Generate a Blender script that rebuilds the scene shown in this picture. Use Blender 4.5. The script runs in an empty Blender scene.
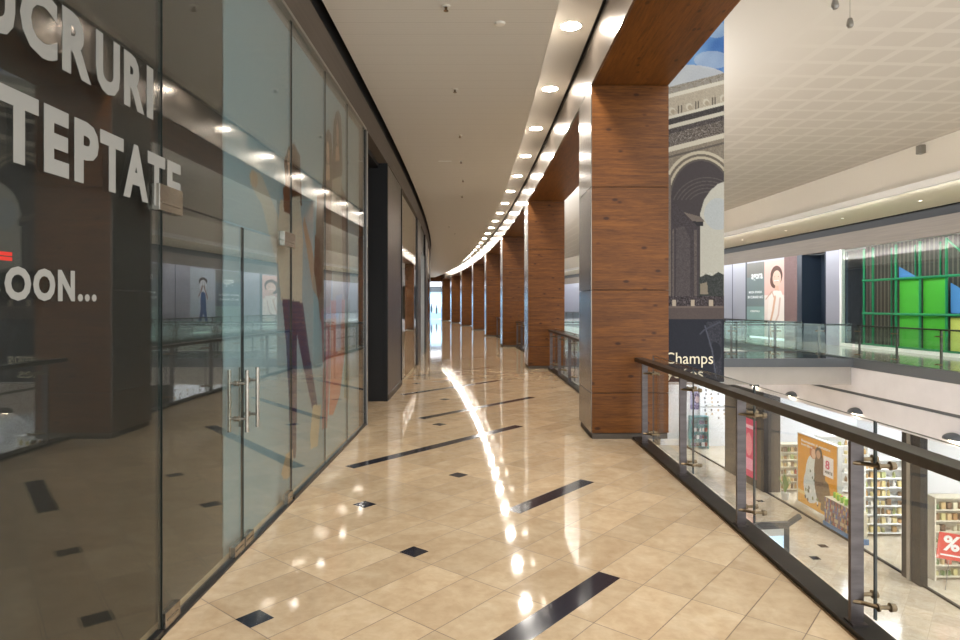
import bpy, bmesh, math, random
import numpy as np
from mathutils import Vector, Matrix
random.seed(7); RNG = np.random.default_rng(7)
SC = bpy.context.scene
COL = SC.collection

# ------------------------------------------------------------------ camera, world, lights, exposure
cam_d = bpy.data.cameras.new('camera'); cam = bpy.data.objects.new('camera', cam_d); COL.objects.link(cam)
cam.location = (0, 0, 1.7); cam.rotation_euler = (math.pi/2, 0, 0)
cam_d.sensor_width = 36; cam_d.lens = 24; cam_d.shift_x = -3/960; cam_d.shift_y = -15/960
cam_d.clip_start = 0.05; cam_d.clip_end = 300
SC.camera = cam
world = bpy.data.worlds.new('world'); SC.world = world; world.use_nodes = True
bg = world.node_tree.nodes['Background']
bg.inputs[0].default_value = (0.90, 0.96, 1.0, 1); bg.inputs[1].default_value = 1.6
SC.view_settings.view_transform = 'Standard'; SC.view_settings.look = 'None'
SC.view_settings.gamma = 1; SC.view_settings.use_curve_mapping = False
SC.view_settings.exposure = 0.75
DOWNLIGHT = 230.0        # emission of the corridor's recessed lamps
SHOP_LIGHT = 7.0        # emission of the shops' ceiling panels

def fill_strip(name, loc, size, size_y, energy, color, rot):
    la = bpy.data.lights.new(name, 'AREA'); la.shape = 'RECTANGLE'; la.size = size; la.size_y = size_y; la.energy = energy; la.color = color
    o = bpy.data.objects.new(name, la); COL.objects.link(o); o.location = loc; o.rotation_euler = rot; return o
ATRIUM_FILL, TROUGH_FILL, GALLERY_FILL = 230, 2.0, 160
for _k in range(8):      # added fill strips, unseen on the atrium side of the timber beam
    _y = 15+8*_k; _s = max(0, _y-6)**2/689; _a = max(0, _y-6)/344.5
    fill_strip('beam_fill_strip', (2.62-_s, _y, 5.1), .3, 7.6, ATRIUM_FILL, (.98, .99, 1), (0, math.pi, _a))
    fill_strip('gallery_fill_strip', (12.24-_s, _y, 4.92), .07, 7.6, GALLERY_FILL, (.95, .98, 1), (0, -math.pi/2, _a))  # added unseen fill for the gallery, tucked behind its lip
for _k in range(17):     # added fill strips, out of view on the edge of the raised ceiling strip
    _y = -1+4*_k+2; _s = max(0, _y-6)**2/689; _a = max(0, _y-6)/344.5
    fill_strip('trough_fill_strip', (.775-_s, _y, 4.93), .16, 3.9, TROUGH_FILL, (1, .97, .93), (0, -math.pi/2, _a))

# ------------------------------------------------------------------ helpers
H = 1.7; F = 640.0
def sh(y):                       # the mall bends gently to the left
    return max(0.0, y-6.0)**2/689.0
def ang(y): return max(0.0, y-6.0)/344.5
def zx(px, X0):                  # distance along the mall of a point on the line X0 seen at column px
    lo, hi = .5, 300.0
    for _ in range(60):
        m = (lo+hi)/2
        if (X0-sh(m))/m*F > px-483: lo = m
        else: hi = m
    return lo
def s2l(c):
    return tuple(((v/255)/12.92 if v/255 <= .04045 else ((v/255+.055)/1.055)**2.4) for v in c)

MATS = {}
def mat(name, rgb, rough=.5, metal=0, emit=0, spec=.5, alpha=None):
    if name in MATS: return MATS[name]
    m = bpy.data.materials.new(name); m.use_nodes = True
    b = m.node_tree.nodes['Principled BSDF']; c = s2l(rgb)+(1,)
    b.inputs['Base Color'].default_value = c; b.inputs['Roughness'].default_value = rough
    b.inputs['Metallic'].default_value = metal; b.inputs['Specular IOR Level'].default_value = spec
    if emit:
        b.inputs['Emission Color'].default_value = c; b.inputs['Emission Strength'].default_value = emit
    MATS[name] = m; return m
class NT:
    def __init__(s, m): s.t = m.node_tree; s.n = s.t.nodes; s.l = s.t.links
    def new(s, ty, **kw):
        n = s.n.new(ty)
        for k, v in kw.items(): setattr(n, k, v)
        return n
    def put(s, sock, v):
        if isinstance(v, bpy.types.NodeSocket): s.l.new(v, sock)
        else: sock.default_value = v
    def math(s, op, a, b=None, c=None):
        n = s.new('ShaderNodeMath', operation=op); s.put(n.inputs[0], a)
        if b is not None: s.put(n.inputs[1], b)
        if c is not None: s.put(n.inputs[2], c)
        return n.outputs[0]
    def mix(s, fac, a, b, blend='MIX'):
        n = s.new('ShaderNodeMix', data_type='RGBA', blend_type=blend)
        s.put(n.inputs[0], fac); s.put(n.inputs[6], a); s.put(n.inputs[7], b); return n.outputs[2]
    def noise(s, vec, scale, detail=4, rough=.5, dist=0):
        n = s.new('ShaderNodeTexNoise'); s.l.new(vec, n.inputs['Vector']); n.inputs['Scale'].default_value = scale
        n.inputs['Detail'].default_value = detail; n.inputs['Roughness'].default_value = rough; n.inputs['Distortion'].default_value = dist
        return n.outputs['Fac']
    def coords(s, loc=(0,0,0), rot=(0,0,0), scale=(1,1,1), kind='Object'):
        t = s.new('ShaderNodeTexCoord'); m = s.new('ShaderNodeMapping')
        s.l.new(t.outputs[kind], m.inputs[0]); m.inputs[1].default_value = loc; m.inputs[2].default_value = rot; m.inputs[3].default_value = scale
        return m.outputs[0]
    def ramp(s, fac, stops):
        n = s.new('ShaderNodeValToRGB'); s.l.new(fac, n.inputs[0]); e = n.color_ramp.elements
        while len(e) < len(stops): e.new(.5)
        for k, (p, c) in enumerate(stops): e[k].position = p; e[k].color = s2l(c)+(1,)
        return n.outputs[0]
def base(name):
    m = bpy.data.materials.new(name); m.use_nodes = True; MATS[name] = m
    return m, NT(m), m.node_tree.nodes['Principled BSDF']

# polished beige stone laid on a grid turned 50 degrees
GO = (.7392, 4.0810); GU = (.3827, .4626); GV = (.2344, -.1912)
def gp(a, b): return (GO[0]+a*GU[0]+b*GV[0], GO[1]+a*GU[1]+b*GV[1])
def stone(name, c1, c2, c3, grout, rough=.045, lu=.6003, lv=.3025, bump=True, spec=.55):
    m, t, b = base(name)
    co = t.coords()
    sx = t.new('ShaderNodeSeparateXYZ'); t.l.new(co, sx.inputs[0])
    x = t.math('SUBTRACT', sx.outputs[0], GO[0]); y = t.math('SUBTRACT', sx.outputs[1], GO[1])
    un = (GU[0]/.6003, GU[1]/.6003); vn = (GV[0]/.3025, GV[1]/.3025)
    a = t.math('DIVIDE', t.math('ADD', t.math('MULTIPLY', x, un[0]), t.math('MULTIPLY', y, un[1])), lu)
    c = t.math('DIVIDE', t.math('ADD', t.math('MULTIPLY', x, vn[0]), t.math('MULTIPLY', y, vn[1])), lv)
    fa = t.math('FRACT', a); fb = t.math('FRACT', c)
    ea = t.math('MULTIPLY', t.math('MINIMUM', fa, t.math('SUBTRACT', 1.0, fa)), lu)
    eb = t.math('MULTIPLY', t.math('MINIMUM', fb, t.math('SUBTRACT', 1.0, fb)), lv)
    ed = t.math('MINIMUM', ea, eb)
    g = t.math('LESS_THAN', ed, .0026)
    cv = t.new('ShaderNodeCombineXYZ'); t.l.new(t.math('FLOOR', a), cv.inputs[0]); t.l.new(t.math('FLOOR', c), cv.inputs[1])
    wn = t.new('ShaderNodeTexWhiteNoise', noise_dimensions='3D'); t.l.new(cv.outputs[0], wn.inputs[0])
    off = t.new('ShaderNodeVectorMath', operation='MULTIPLY_ADD'); t.l.new(wn.outputs['Color'], off.inputs[0]); off.inputs[1].default_value = (7, 7, 7); t.l.new(co, off.inputs[2])
    n1 = t.noise(off.outputs[0], 2.2, 7, .62, 1.2); n2 = t.noise(off.outputs[0], 14, 5, .6, .4)
    col = t.ramp(n1, [(.3, c1), (.52, c2), (.72, c3)])
    col = t.mix(.10, col, t.ramp(n2, [(.35, (120, 96, 66)), (.65, (236, 216, 186))]))
    hv = t.new('ShaderNodeHueSaturation'); t.l.new(col, hv.inputs['Color'])
    t.l.new(t.math('MULTIPLY_ADD', wn.outputs['Value'], .20, .90), hv.inputs['Value'])
    col = t.mix(g, hv.outputs[0], s2l(grout)+(1,))
    t.l.new(col, b.inputs['Base Color'])
    t.l.new(t.math('MULTIPLY_ADD', g, .4, t.math('MULTIPLY_ADD', n2, .05, rough-.02)), b.inputs['Roughness'])
    b.inputs['Specular IOR Level'].default_value = spec
    if bump:
        bp = t.new('ShaderNodeBump'); bp.inputs['Strength'].default_value = .05; bp.inputs['Distance'].default_value = .01
        t.l.new(t.noise(co, 3, 2), bp.inputs['Height']); t.l.new(bp.outputs[0], b.inputs['Normal'])
    return m
stone('floor_stone', (186, 158, 124), (198, 172, 138), (208, 185, 153), (112, 90, 66))
stone('lower_stone', (192, 178, 156), (206, 194, 174), (216, 206, 188), (140, 124, 100), rough=.12, lu=.6, lv=.6, bump=False)
stone('gallery_stone', (170, 165, 152), (186, 182, 170), (200, 196, 186), (140, 134, 122), rough=.1, bump=False)

def wood(name, axis='x'):
    m, t, b = base(name)
    sc = {'x': (.35, .35, 5.5), 'y': (4.2, .3, 4.2)}[axis]
    co = t.coords(scale=sc); raw = t.coords()
    oi = t.new('ShaderNodeObjectInfo')
    add = t.new('ShaderNodeVectorMath', operation='ADD'); t.l.new(co, add.inputs[0])
    mv = t.new('ShaderNodeVectorMath', operation='SCALE'); mv.inputs[0].default_value = (11, 17, 23); t.l.new(oi.outputs['Random'], mv.inputs['Scale']); t.l.new(mv.outputs[0], add.inputs[1])
    v = add.outputs[0]
    n1 = t.noise(v, 3.2, 8, .68, .6); n2 = t.noise(v, 14.0, 8, .75, .3)
    col = t.ramp(n1, [(.25, (42, 22, 8)), (.45, (82, 47, 15)), (.6, (104, 61, 20)), (.8, (134, 84, 34))])
    col = t.mix(.35, col, t.ramp(n2, [(.3, (42, 20, 7)), (.6, (138, 84, 34))]))
    kn = t.new('ShaderNodeTexVoronoi'); kn.inputs['Scale'].default_value = 1.0
    ks = t.coords(scale={'x': (3.4, 3.4, 6.6), 'y': (6.6, 3.4, 6.6)}[axis]); t.l.new(ks, kn.inputs['Vector'])
    k = t.math('MAXIMUM', 0.0, t.math('SUBTRACT', 1.0, t.math('DIVIDE', kn.outputs['Distance'], .17)))
    col = t.mix(t.math('MULTIPLY', t.math('MINIMUM', 1.0, t.math('MULTIPLY', k, 2.0)), .8), col, s2l((48, 24, 12))+(1,))
    sx = t.new('ShaderNodeSeparateXYZ'); t.l.new(raw, sx.inputs[0])
    q = t.math('FRACT', t.math('DIVIDE', sx.outputs[2 if axis == 'x' else 0], .2175 if axis == 'x' else .246))
    ln = t.math('LESS_THAN', q, .018)
    col = t.mix(t.math('MULTIPLY', ln, .45), col, s2l((46, 22, 12))+(1,))
    t.l.new(col, b.inputs['Base Color']); b.inputs['Roughness'].default_value = .42; b.inputs['Specular IOR Level'].default_value = .22
    return m
wood('wood_upright', 'x'); wood('wood_soffit', 'y')

def noisy(name, c1, c2, scale, rough=.5, metal=0, stretch=(1,1,1), spec=.5):
    m, t, b = base(name)
    t.l.new(t.ramp(t.noise(t.coords(scale=stretch), scale, 5, .6), [(.3, c1), (.7, c2)]), b.inputs['Base Color'])
    b.inputs['Roughness'].default_value = rough; b.inputs['Metallic'].default_value = metal; b.inputs['Specular IOR Level'].default_value = spec
    return m
noisy('brushed_cladding', (128, 116, 104), (150, 138, 126), 3, .22, .85, (30, 30, 1))
noisy('fascia_bronze', (84, 74, 64), (96, 85, 74), 3, .6, .2, (1, .2, 8))
noisy('pier_dark', (62, 58, 58), (74, 70, 70), 4, .3, .3)
noisy('rail_bronze', (64, 58, 52), (80, 73, 66), 6, .36, .6)
noisy('shoe_bronze', (52, 48, 44), (66, 61, 56), 6, .38, .7)
noisy('post_steel', (84, 76, 74), (106, 97, 94), 5, .36, .9, (1, 1, 4))
noisy('aged_brass', (104, 88, 68), (138, 118, 92), 30, .3, .95)
noisy('satin_steel', (150, 142, 130), (176, 168, 156), 20, .25, .95)
noisy('black_inlay', (30, 31, 38), (44, 45, 54), 9, .1)
noisy('mesh_brown', (84, 62, 60), (136, 110, 112), 26, .7, 0, (1, 1, 2))
noisy('plaster_white', (196, 190, 182), (206, 200, 192), 1.5, .7)
noisy('plaster_cool', (214, 212, 218), (224, 222, 228), 1.2, .7)
noisy('bridge_face', (176, 170, 165), (184, 178, 173), 1.5, .6)
mat('trough_cream', (186, 180, 170), .6); mat('ceiling_cream', (224, 218, 208), .75); mat('soffit_cream', (216, 206, 184), .7); mat('lip_lit_white', (240, 240, 240), .5)
mat('black', (10, 10, 11), .5); mat('gap_black', (16, 14, 14), .7)
mat('frame_dark', (56, 53, 52), .35, .6); mat('frame_silver', (150, 146, 140), .3, .8)
mat('film_dark', (30, 28, 27), .5); mat('recess_dark', (20, 19, 20), .6)
mat('vinyl_letter', (142, 140, 134), .6); mat('white', (235, 235, 232), .5); mat('shop_white', (232, 233, 236), .5)
mat('panel_grey', (150, 152, 166), .35, .1); mat('navy', (36, 48, 64), .4); mat('grey_band', (92, 96, 102), .4)
mat('lamp_glow', (255, 249, 240), .5, emit=DOWNLIGHT); mat('panel_glow', (250, 252, 255), .5, emit=SHOP_LIGHT)
mat('lamp_ring', (225, 220, 210), .3); mat('granite_dark', (70, 74, 78), .08)
mat('bulb_glow', (255, 236, 205), .5, emit=30)
mat('scaffold_green', (20, 150, 100), .45); mat('sheet_green', (84, 190, 52), .5); mat('sheet_yellow', (250, 240, 130), .5); mat('sheet_blue', (90, 150, 230), .5)
mat('red', (206, 44, 32), .5); mat('pink', (206, 52, 104), .5); mat('teal', (56, 150, 156), .5)
mat('shelf_cream', (214, 206, 184), .5); mat('bin_blue', (62, 118, 170), .5)
mat('kiosk_grey', (78, 78, 78), .4); mat('screen', (180, 205, 225), .3, emit=.6)
mat('kiosk_pale', (190, 190, 186), .4)

def glassmat(name, tint=(.97, .98, .98), f0=.042, k=.96):
    m, t, b = base(name); t.n.remove(b)
    geo = t.new('ShaderNodeNewGeometry')
    d = t.new('ShaderNodeVectorMath', operation='DOT_PRODUCT'); t.l.new(geo.outputs['Incoming'], d.inputs[0]); t.l.new(geo.outputs['Normal'], d.inputs[1])
    c = t.math('SUBTRACT', 1.0, t.math('ABSOLUTE', d.outputs['Value']))
    fr = t.math('MULTIPLY_ADD', t.math('POWER', c, 5.0), k, f0)
    tr = t.new('ShaderNodeBsdfTransparent'); tr.inputs[0].default_value = tint+(1,)
    gl = t.new('ShaderNodeBsdfGlossy'); gl.inputs['Roughness'].default_value = 0.0; gl.inputs['Color'].default_value = (1, 1, 1, 1)
    mx = t.new('ShaderNodeMixShader'); t.l.new(fr, mx.inputs[0]); t.l.new(tr.outputs[0], mx.inputs[1]); t.l.new(gl.outputs[0], mx.inputs[2])
    t.l.new(mx.outputs[0], t.n['Material Output'].inputs[0]); return m
glassmat('glass'); glassmat('glass_green', (.90, .955, .93)); glassmat('glass_front', (.93, .955, .94), .05)
glassmat('glass_mirror', (.80, .80, .78), .12)
mat('glass_edge', (32, 40, 38), .3)

# perforated ceiling
def perf(name, c, lo, grid, rot, w):
    m, t, b = base(name)
    co = t.coords(rot=(0, 0, rot)); sx = t.new('ShaderNodeSeparateXYZ'); t.l.new(co, sx.inputs[0])
    def line(o):
        f = t.math('FRACT', t.math('DIVIDE', o, grid)); return t.math('LESS_THAN', f, w)
    l = t.math('MAXIMUM', line(sx.outputs[0]), line(sx.outputs[1]))
    raw = t.coords(); sr = t.new('ShaderNodeSeparateXYZ'); t.l.new(raw, sr.inputs[0])
    n = t.new('ShaderNodeMapRange', interpolation_type='SMOOTHSTEP'); n.inputs['From Min'].default_value = 4.6; n.inputs['From Max'].default_value = 7.2      # plain boards near the beam, perforated squares further out
    t.l.new(t.math('ADD', sr.outputs[0], t.math('DIVIDE', t.math('POWER', t.math('MAXIMUM', t.math('SUBTRACT', sr.outputs[1], 6.0), 0.0), 2.0), 689.0)), n.inputs['Value'])
    m0 = n.outputs[0]
    a = t.mix(t.math('SUBTRACT', 1.0, t.math('MULTIPLY', m0, .85)), s2l(lo)+(1,), s2l(c)+(1,))
    t.l.new(t.mix(l, a, s2l(c)+(1,)), b.inputs['Base Color']); b.inputs['Roughness'].default_value = .8
    return m
perf('ceiling_grid', (204, 199, 193), (193, 187, 181), .70, math.radians(-3), .20)
def stripes():
    m, t, b = base('ceiling_boards')
    sx = t.new('ShaderNodeSeparateXYZ'); t.l.new(t.coords(), sx.inputs[0])
    f = t.math('FRACT', t.math('DIVIDE', sx.outputs[1], .30)); l = t.math('LESS_THAN', f, .05)
    f2 = t.math('FRACT', t.math('DIVIDE', sx.outputs[1], .06)); l2 = t.math('LESS_THAN', f2, .3)
    c = t.mix(t.math('MULTIPLY', l2, .25), s2l((206, 200, 191))+(1,), s2l((194, 187, 178))+(1,))
    c = t.mix(t.math('MULTIPLY', l, .35), c, s2l((176, 168, 158))+(1,))
    t.l.new(c, b.inputs['Base Color']); b.inputs['Roughness'].default_value = .6
stripes()
def printed(name, rough=.45):
    m, t, b = base(name)
    a = t.new('ShaderNodeVertexColor'); a.layer_name = 'Col'; t.l.new(a.outputs[0], b.inputs['Base Color']); b.inputs['Roughness'].default_value = rough; b.inputs['Specular IOR Level'].default_value = .2
printed('printed'); printed('printed_lit')
_b = MATS['printed_lit'].node_tree; _b.links.new(_b.nodes['Color Attribute'].outputs[0] if 'Color Attribute' in _b.nodes else [n for n in _b.nodes if n.type == 'VERTEX_COLOR'][0].outputs[0], _b.nodes['Principled BSDF'].inputs['Emission Color']); _b.nodes['Principled BSDF'].inputs['Emission Strength'].default_value = 1.1
printed('printed_matt', .8)

# ---- mesh building
class MB:
    def __init__(s): s.v = []; s.f = []; s.mi = []
    def poly(s, pts, mi=0):
        n = len(s.v); s.v += [tuple(p) for p in pts]; s.f.append(tuple(range(n, n+len(pts)))); s.mi.append(mi)
    def box(s, a, b, mi=0, M=None):
        x0, y0, z0 = a; x1, y1, z1 = b
        P = [Vector(p) for p in ((x0,y0,z0),(x1,y0,z0),(x1,y1,z0),(x0,y1,z0),(x0,y0,z1),(x1,y0,z1),(x1,y1,z1),(x0,y1,z1))]
        if M is not None: P = [M @ p for p in P]
        n = len(s.v); s.v += [tuple(p) for p in P]
        for q in ((3,2,1,0),(4,5,6,7),(0,1,5,4),(1,2,6,5),(2,3,7,6),(3,0,4,7)):
            s.f.append(tuple(n+i for i in q)); s.mi.append(mi)
        return s
    def tube(s, pts, r, seg=10, mi=0, caps=True):
        pts = [Vector(p) for p in pts]; rings = []
        rr = r if isinstance(r, (list, tuple)) else [r]*len(pts)
        for i, p in enumerate(pts):
            d = (pts[min(i+1, len(pts)-1)]-pts[max(i-1, 0)])
            if d.length < 1e-9: d = Vector((0,0,1))
            d.normalize(); u = d.orthogonal().normalized()
            if i and rings: 
                u = (pu-d*pu.dot(d)).normalized()
            pu = u; w = d.cross(u); n = len(s.v)
            s.v += [tuple(p+(u*math.cos(2*math.pi*k/seg)+w*math.sin(2*math.pi*k/seg))*rr[i]) for k in range(seg)]
            rings.append(n)
        for a, b in zip(rings, rings[1:]):
            for k in range(seg):
                s.f.append((a+k, a+(k+1)%seg, b+(k+1)%seg, b+k)); s.mi.append(mi)
        if caps:
            s.f.append(tuple(rings[0]+k for k in range(seg))[::-1]); s.mi.append(mi)
            s.f.append(tuple(rings[-1]+k for k in range(seg))); s.mi.append(mi)
        return s
    def lathe(s, prof, c=(0,0,0), seg=20, mi=0):
        n0 = len(s.v)
        for r, z in prof:
            s.v += [(c[0]+r*math.cos(2*math.pi*k/seg), c[1]+r*math.sin(2*math.pi*k/seg), c[2]+z) for k in range(seg)]
        for i in range(len(prof)-1):
            for k in range(seg):
                a = n0+i*seg; b = a+seg
                s.f.append((a+k, a+(k+1)%seg, b+(k+1)%seg, b+k)); s.mi.append(mi)
        return s
    def sweep(s, prof, y0, y1, step=1.0, mi=None, off=0.0):
        """closed cross-section of (x, z) pairs carried along the bend of the mall"""
        n = max(1, int(math.ceil((y1-y0)/step))); ys = [y0+(y1-y0)*i/n for i in range(n+1)]; m = len(prof); base_ = len(s.v)
        for y in ys: s.v += [(x-sh(y), y, z) for x, z in prof]
        for i in range(n):
            for k in range(m):
                a = base_+i*m; b = a+m
                s.f.append((a+k, b+k, b+(k+1)%m, a+(k+1)%m)); s.mi.append(mi[k] if mi else 0)
        s.f.append(tuple(base_+k for k in range(m))); s.mi.append(0 if not mi else mi[0])
        s.f.append(tuple(base_+n*m+k for k in range(m))[::-1]); s.mi.append(0 if not mi else mi[0])
        return s
    def build(s, name, mats, parent=None, bevel=0, smooth=False, fix=True):
        me = bpy.data.meshes.new(name); me.from_pydata(s.v, [], s.f)
        if not isinstance(mats, (list, tuple)): mats = [mats]
        for x in mats: me.materials.append(MATS[x])
        me.polygons.foreach_set('material_index', s.mi)
        if fix:
            bm = bmesh.new(); bm.from_mesh(me); bmesh.ops.recalc_face_normals(bm, faces=bm.faces)
            bm.to_mesh(me); bm.free()
        if smooth:
            me.shade_smooth() if hasattr(me, 'shade_smooth') else None
        o = bpy.data.objects.new(name, me); COL.objects.link(o)
        if bevel:
            bv = o.modifiers.new('bevel', 'BEVEL'); bv.width = bevel; bv.segments = 2; bv.limit_method = 'ANGLE'
        if parent is not None: o.parent = parent
        return o
def rect(x0, z0, x1, z1): return [(x0, z0), (x1, z0), (x1, z1), (x0, z1)]
def tag(o, label=None, cat=None, group=None, kind=None):
    if label: o['label'] = label
    if cat: o['category'] = cat
    if group: o['group'] = group
    if kind: o['kind'] = kind
    return o
def struct(o): o['kind'] = 'structure'; return o
def empty(name, loc, rz=0, **kw):
    o = bpy.data.objects.new(name, None); COL.objects.link(o); o.location = loc; o.rotation_euler = (0, 0, rz); o.empty_display_size = .1
    if kw: tag(o, **kw)
    return o
def kids(o): return [c for c in bpy.data.objects if c.parent == o]
def copy_tree(o, parent=None):
    ch = kids(o); c = o.copy(); COL.objects.link(c)
    if parent is not None: c.parent = parent
    for k in ch: copy_tree(k, c)
    return c
def text(name, s, m, w, h, depth=.002, parent=None, bold=.02, spacing=1.0):
    """lettering w by h, standing in the local x/z plane of the mesh, lower left corner at the origin"""
    cu = bpy.data.curves.new(name, 'FONT'); cu.body = s; cu.offset = bold; cu.extrude = .02; cu.space_character = spacing
    cu.resolution_u = 3
    t = bpy.data.objects.new(name, cu); COL.objects.link(t)
    me = bpy.data.meshes.new_from_object(t.evaluated_get(bpy.context.evaluated_depsgraph_get()))
    bpy.data.objects.remove(t); bpy.data.curves.remove(cu)
    co = np.array([v.co[:] for v in me.vertices]); mn = co.min(0); mx = co.max(0)
    for v in me.vertices:
        a = (v.co.x-mn[0])/(mx[0]-mn[0])*w; b = (v.co.y-mn[1])/(mx[1]-mn[1])*h; c = (v.co.z-mn[2])/(mx[2]-mn[2])*depth
        v.co = (a, -c, b)
    me.name = name; me.materials.clear(); me.materials.append(MATS[m])
    o = bpy.data.objects.new(name, me); COL.objects.link(o)
    if parent is not None: o.parent = parent
    return o

# ---- pictures (flat printed sheets, coloured per vertex)
class Pic:
    """u to the right, v upwards, both in the units given; draws into a numpy image"""
    def __init__(s, u0, v0, u1, v1, du, c=(128,128,128)):
        s.u0, s.v0, s.u1, s.v1 = u0, v0, u1, v1
        s.nx = max(2, int(round((u1-u0)/du))+1); s.ny = max(2, int(round((v1-v0)/du))+1)
        s.U, s.V = np.meshgrid(np.linspace(u0, u1, s.nx), np.linspace(v0, v1, s.ny))
        s.im = np.ones((s.ny, s.nx, 3))*np.array(c, float)
    def put(s, m, c, a=1.0):
        c = np.array(c, float)
        s.im[m] = s.im[m]*(1-a)+c*a if c.ndim == 1 else s.im[m]*(1-a)+c[m]*a
    def poly(s, pts, c, a=1.0):
        m = np.zeros(s.U.shape, bool); n = len(pts)
        for i in range(n):
            (x1, y1), (x2, y2) = pts[i], pts[(i+1)%n]
            if y1 == y2: continue
            k = ((y1 > s.V) != (y2 > s.V)) & (s.U < (x2-x1)*(s.V-y1)/(y2-y1)+x1)
            m ^= k
        s.put(m, c, a); return m
    def ell(s, cx, cy, rx, ry, c, a=1.0):
        m = ((s.U-cx)/rx)**2+((s.V-cy)/ry)**2 < 1; s.put(m, c, a); return m
    def limb(s, pts, r, c, a=1.0):
        for i in range(len(pts)-1):
            (x1, y1), (x2, y2) = pts[i], pts[i+1]; r1, r2 = (r[i], r[i+1]) if isinstance(r, (list, tuple)) else (r, r)
            dx, dy = x2-x1, y2-y1; L = dx*dx+dy*dy+1e-12
            t = np.clip(((s.U-x1)*dx+(s.V-y1)*dy)/L, 0, 1)
            d = np.hypot(s.U-x1-t*dx, s.V-y1-t*dy); s.put(d < r1+(r2-r1)*t, c, a)
    def speck(s, m, amt):
        n = RNG.normal(0, amt, s.U.shape)[..., None]; s.im[m] = np.clip((s.im+n)[m], 0, 255)
    def rows(s, y0, y1, x0, x1, cols, dx, a=1):
        pass
    def mesh(s, name, fn, m='printed', parent=None, thick=None):
        X, Y, Z = fn(s.U, s.V)
        v = np.stack([X.ravel(), Y.ravel(), Z.ravel()], 1)
        i = np.arange(s.ny-1)[:, None]*s.nx+np.arange(s.nx-1)[None]; i = i.ravel()
        f = np.stack([i, i+1, i+1+s.nx, i+s.nx], 1)
        me = bpy.data.meshes.new(name); me.from_pydata(v.tolist(), [], f.tolist())
        ca = me.color_attributes.new('Col', 'FLOAT_COLOR', 'POINT')
        c = np.clip(s.im/255, 0, 1); c = np.where(c <= .04045, c/12.92, ((c+.055)/1.055)**2.4)
        rgba = np.ones((s.nx*s.ny, 4)); rgba[:, :3] = c.reshape(-1, 3); ca.data.foreach_set('color', rgba.ravel())
        me.materials.append(MATS[m]); o = bpy.data.objects.new(name, me); COL.objects.link(o)
        if parent is not None: o.parent = parent
        return o
exec_order = None

# ------------------------------------------------------------------ the shell: corridor
GX = -1.667                                   # plane of the shop glass on the left
YB, YE = -3.0, 84.0
b = MB(); b.sweep(rect(-2.6, -.02, 2.06, 0.0), YB, YE, 1.5); struct(b.build('floor', 'floor_stone'))
b = MB(); b.sweep(rect(-2.6, -1.03, 2.04, -.021), YB, YE, 2); struct(b.build('floor_slab', 'plaster_white'))
b = MB()
def inlay(a0, b0, a1, b1):
    p = [gp(a0, b0), gp(a1, b0), gp(a1, b1), gp(a0, b1)]
    n = len(b.v); b.v += [(x, y, .0006) for x, y in p]; b.f.append((n, n+1, n+2, n+3)); b.mi.append(0)
for q in ((-5, 0, 0, .5), (1.0, -4, 3.01, -3.5), (1.13, -11.22, 6.12, -10.72), (5.34, -16.08, 10.15, -15.6), (8, -23.0, 13, -22.5), (12, -30, 17, -29.5), (17, -38, 22, -37.5),
          (-.97, -4.03, -.74, -3.54), (-2.99, -3.99, -2.75, -3.5), (-.18, -7.6, .05, -7.1), (1.84, -7.64, 2.07, -7.16), (4.94, -14.32, 5.18, -13.8),
          (8.0, -19.6, 8.25, -19.1), (10.2, -26.4, 10.45, -25.9)): inlay(*q)
struct(b.build('floor_inlay', 'black_inlay', fix=False))
# ceiling of the corridor, raised trough with lamps, shadow gap
b = MB(); b.sweep([(-1.61, 4.75), (.77, 4.75), (.77, 5.2), (-1.61, 5.2)], YB, 71, 1.5); struct(b.build('ceiling', 'ceiling_boards'))
b = MB(); b.sweep(rect(.77, 5.08, 1.335, 5.2), YB, 71, 1.5); struct(b.build('ceiling_trough', 'trough_cream'))
b = MB(); b.sweep(rect(1.335, 5.14, 1.40, 5.2), YB, 71, 1.5); struct(b.build('trim_1', 'gap_black'))
b = MB(); b.sweep(rect(1.374, 4.49, 1.40, 5.07), YB, 71, 1.5); struct(b.build('trim_2', 'brushed_cladding'))
b = MB(); b.sweep(rect(1.40, 4.49, 2.36, 4.53), YB, 71, 1.5); struct(b.build('trim_3', 'wood_soffit'))
b = MB(); b.sweep(rect(1.40, 4.53, 2.36, 6.3), YB, 71, 1.5); struct(b.build('trim_4', 'plaster_white'))
# left facade
b = MB(); b.sweep(rect(-1.80, 4.20, GX+.02, 4.60), YB, 71, 1.5); struct(b.build('wall_left', 'fascia_bronze'))
b = MB(); b.sweep(rect(-1.90, 4.60, -1.70, 5.2), YB, 71, 1.5); b.sweep(rect(-1.71, 5.1, -1.55, 5.2), YB, 71, 1.5); struct(b.build('trim_5', 'gap_black'))
b = MB(); b.sweep(rect(GX-.02, 4.165, GX+.035, 4.20), YB, 9.04, 1); struct(b.build('trim_6', 'frame_silver'))
b = MB(); b.sweep(rect(GX-.03, 0, GX+.03, .012), YB, 9.0, 1); b.sweep(rect(GX+.012, 0, GX+.03, .035), 5.56, 9.0, 1); b.sweep(rect(GX+.012, 0, GX+.03, .035), YB, 3.28, 1); struct(b.build('trim_7', 'frame_dark'))
def lw(name, y0, y1, x0, x1, z0, z1, m): b = MB(); b.sweep(rect(x0, z0, x1, z1), y0, y1, 1); return struct(b.build(name, m))
lw('wall_left', YB, 4.30, -1.80, -1.745, 0, 4.165, 'film_dark')
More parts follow.
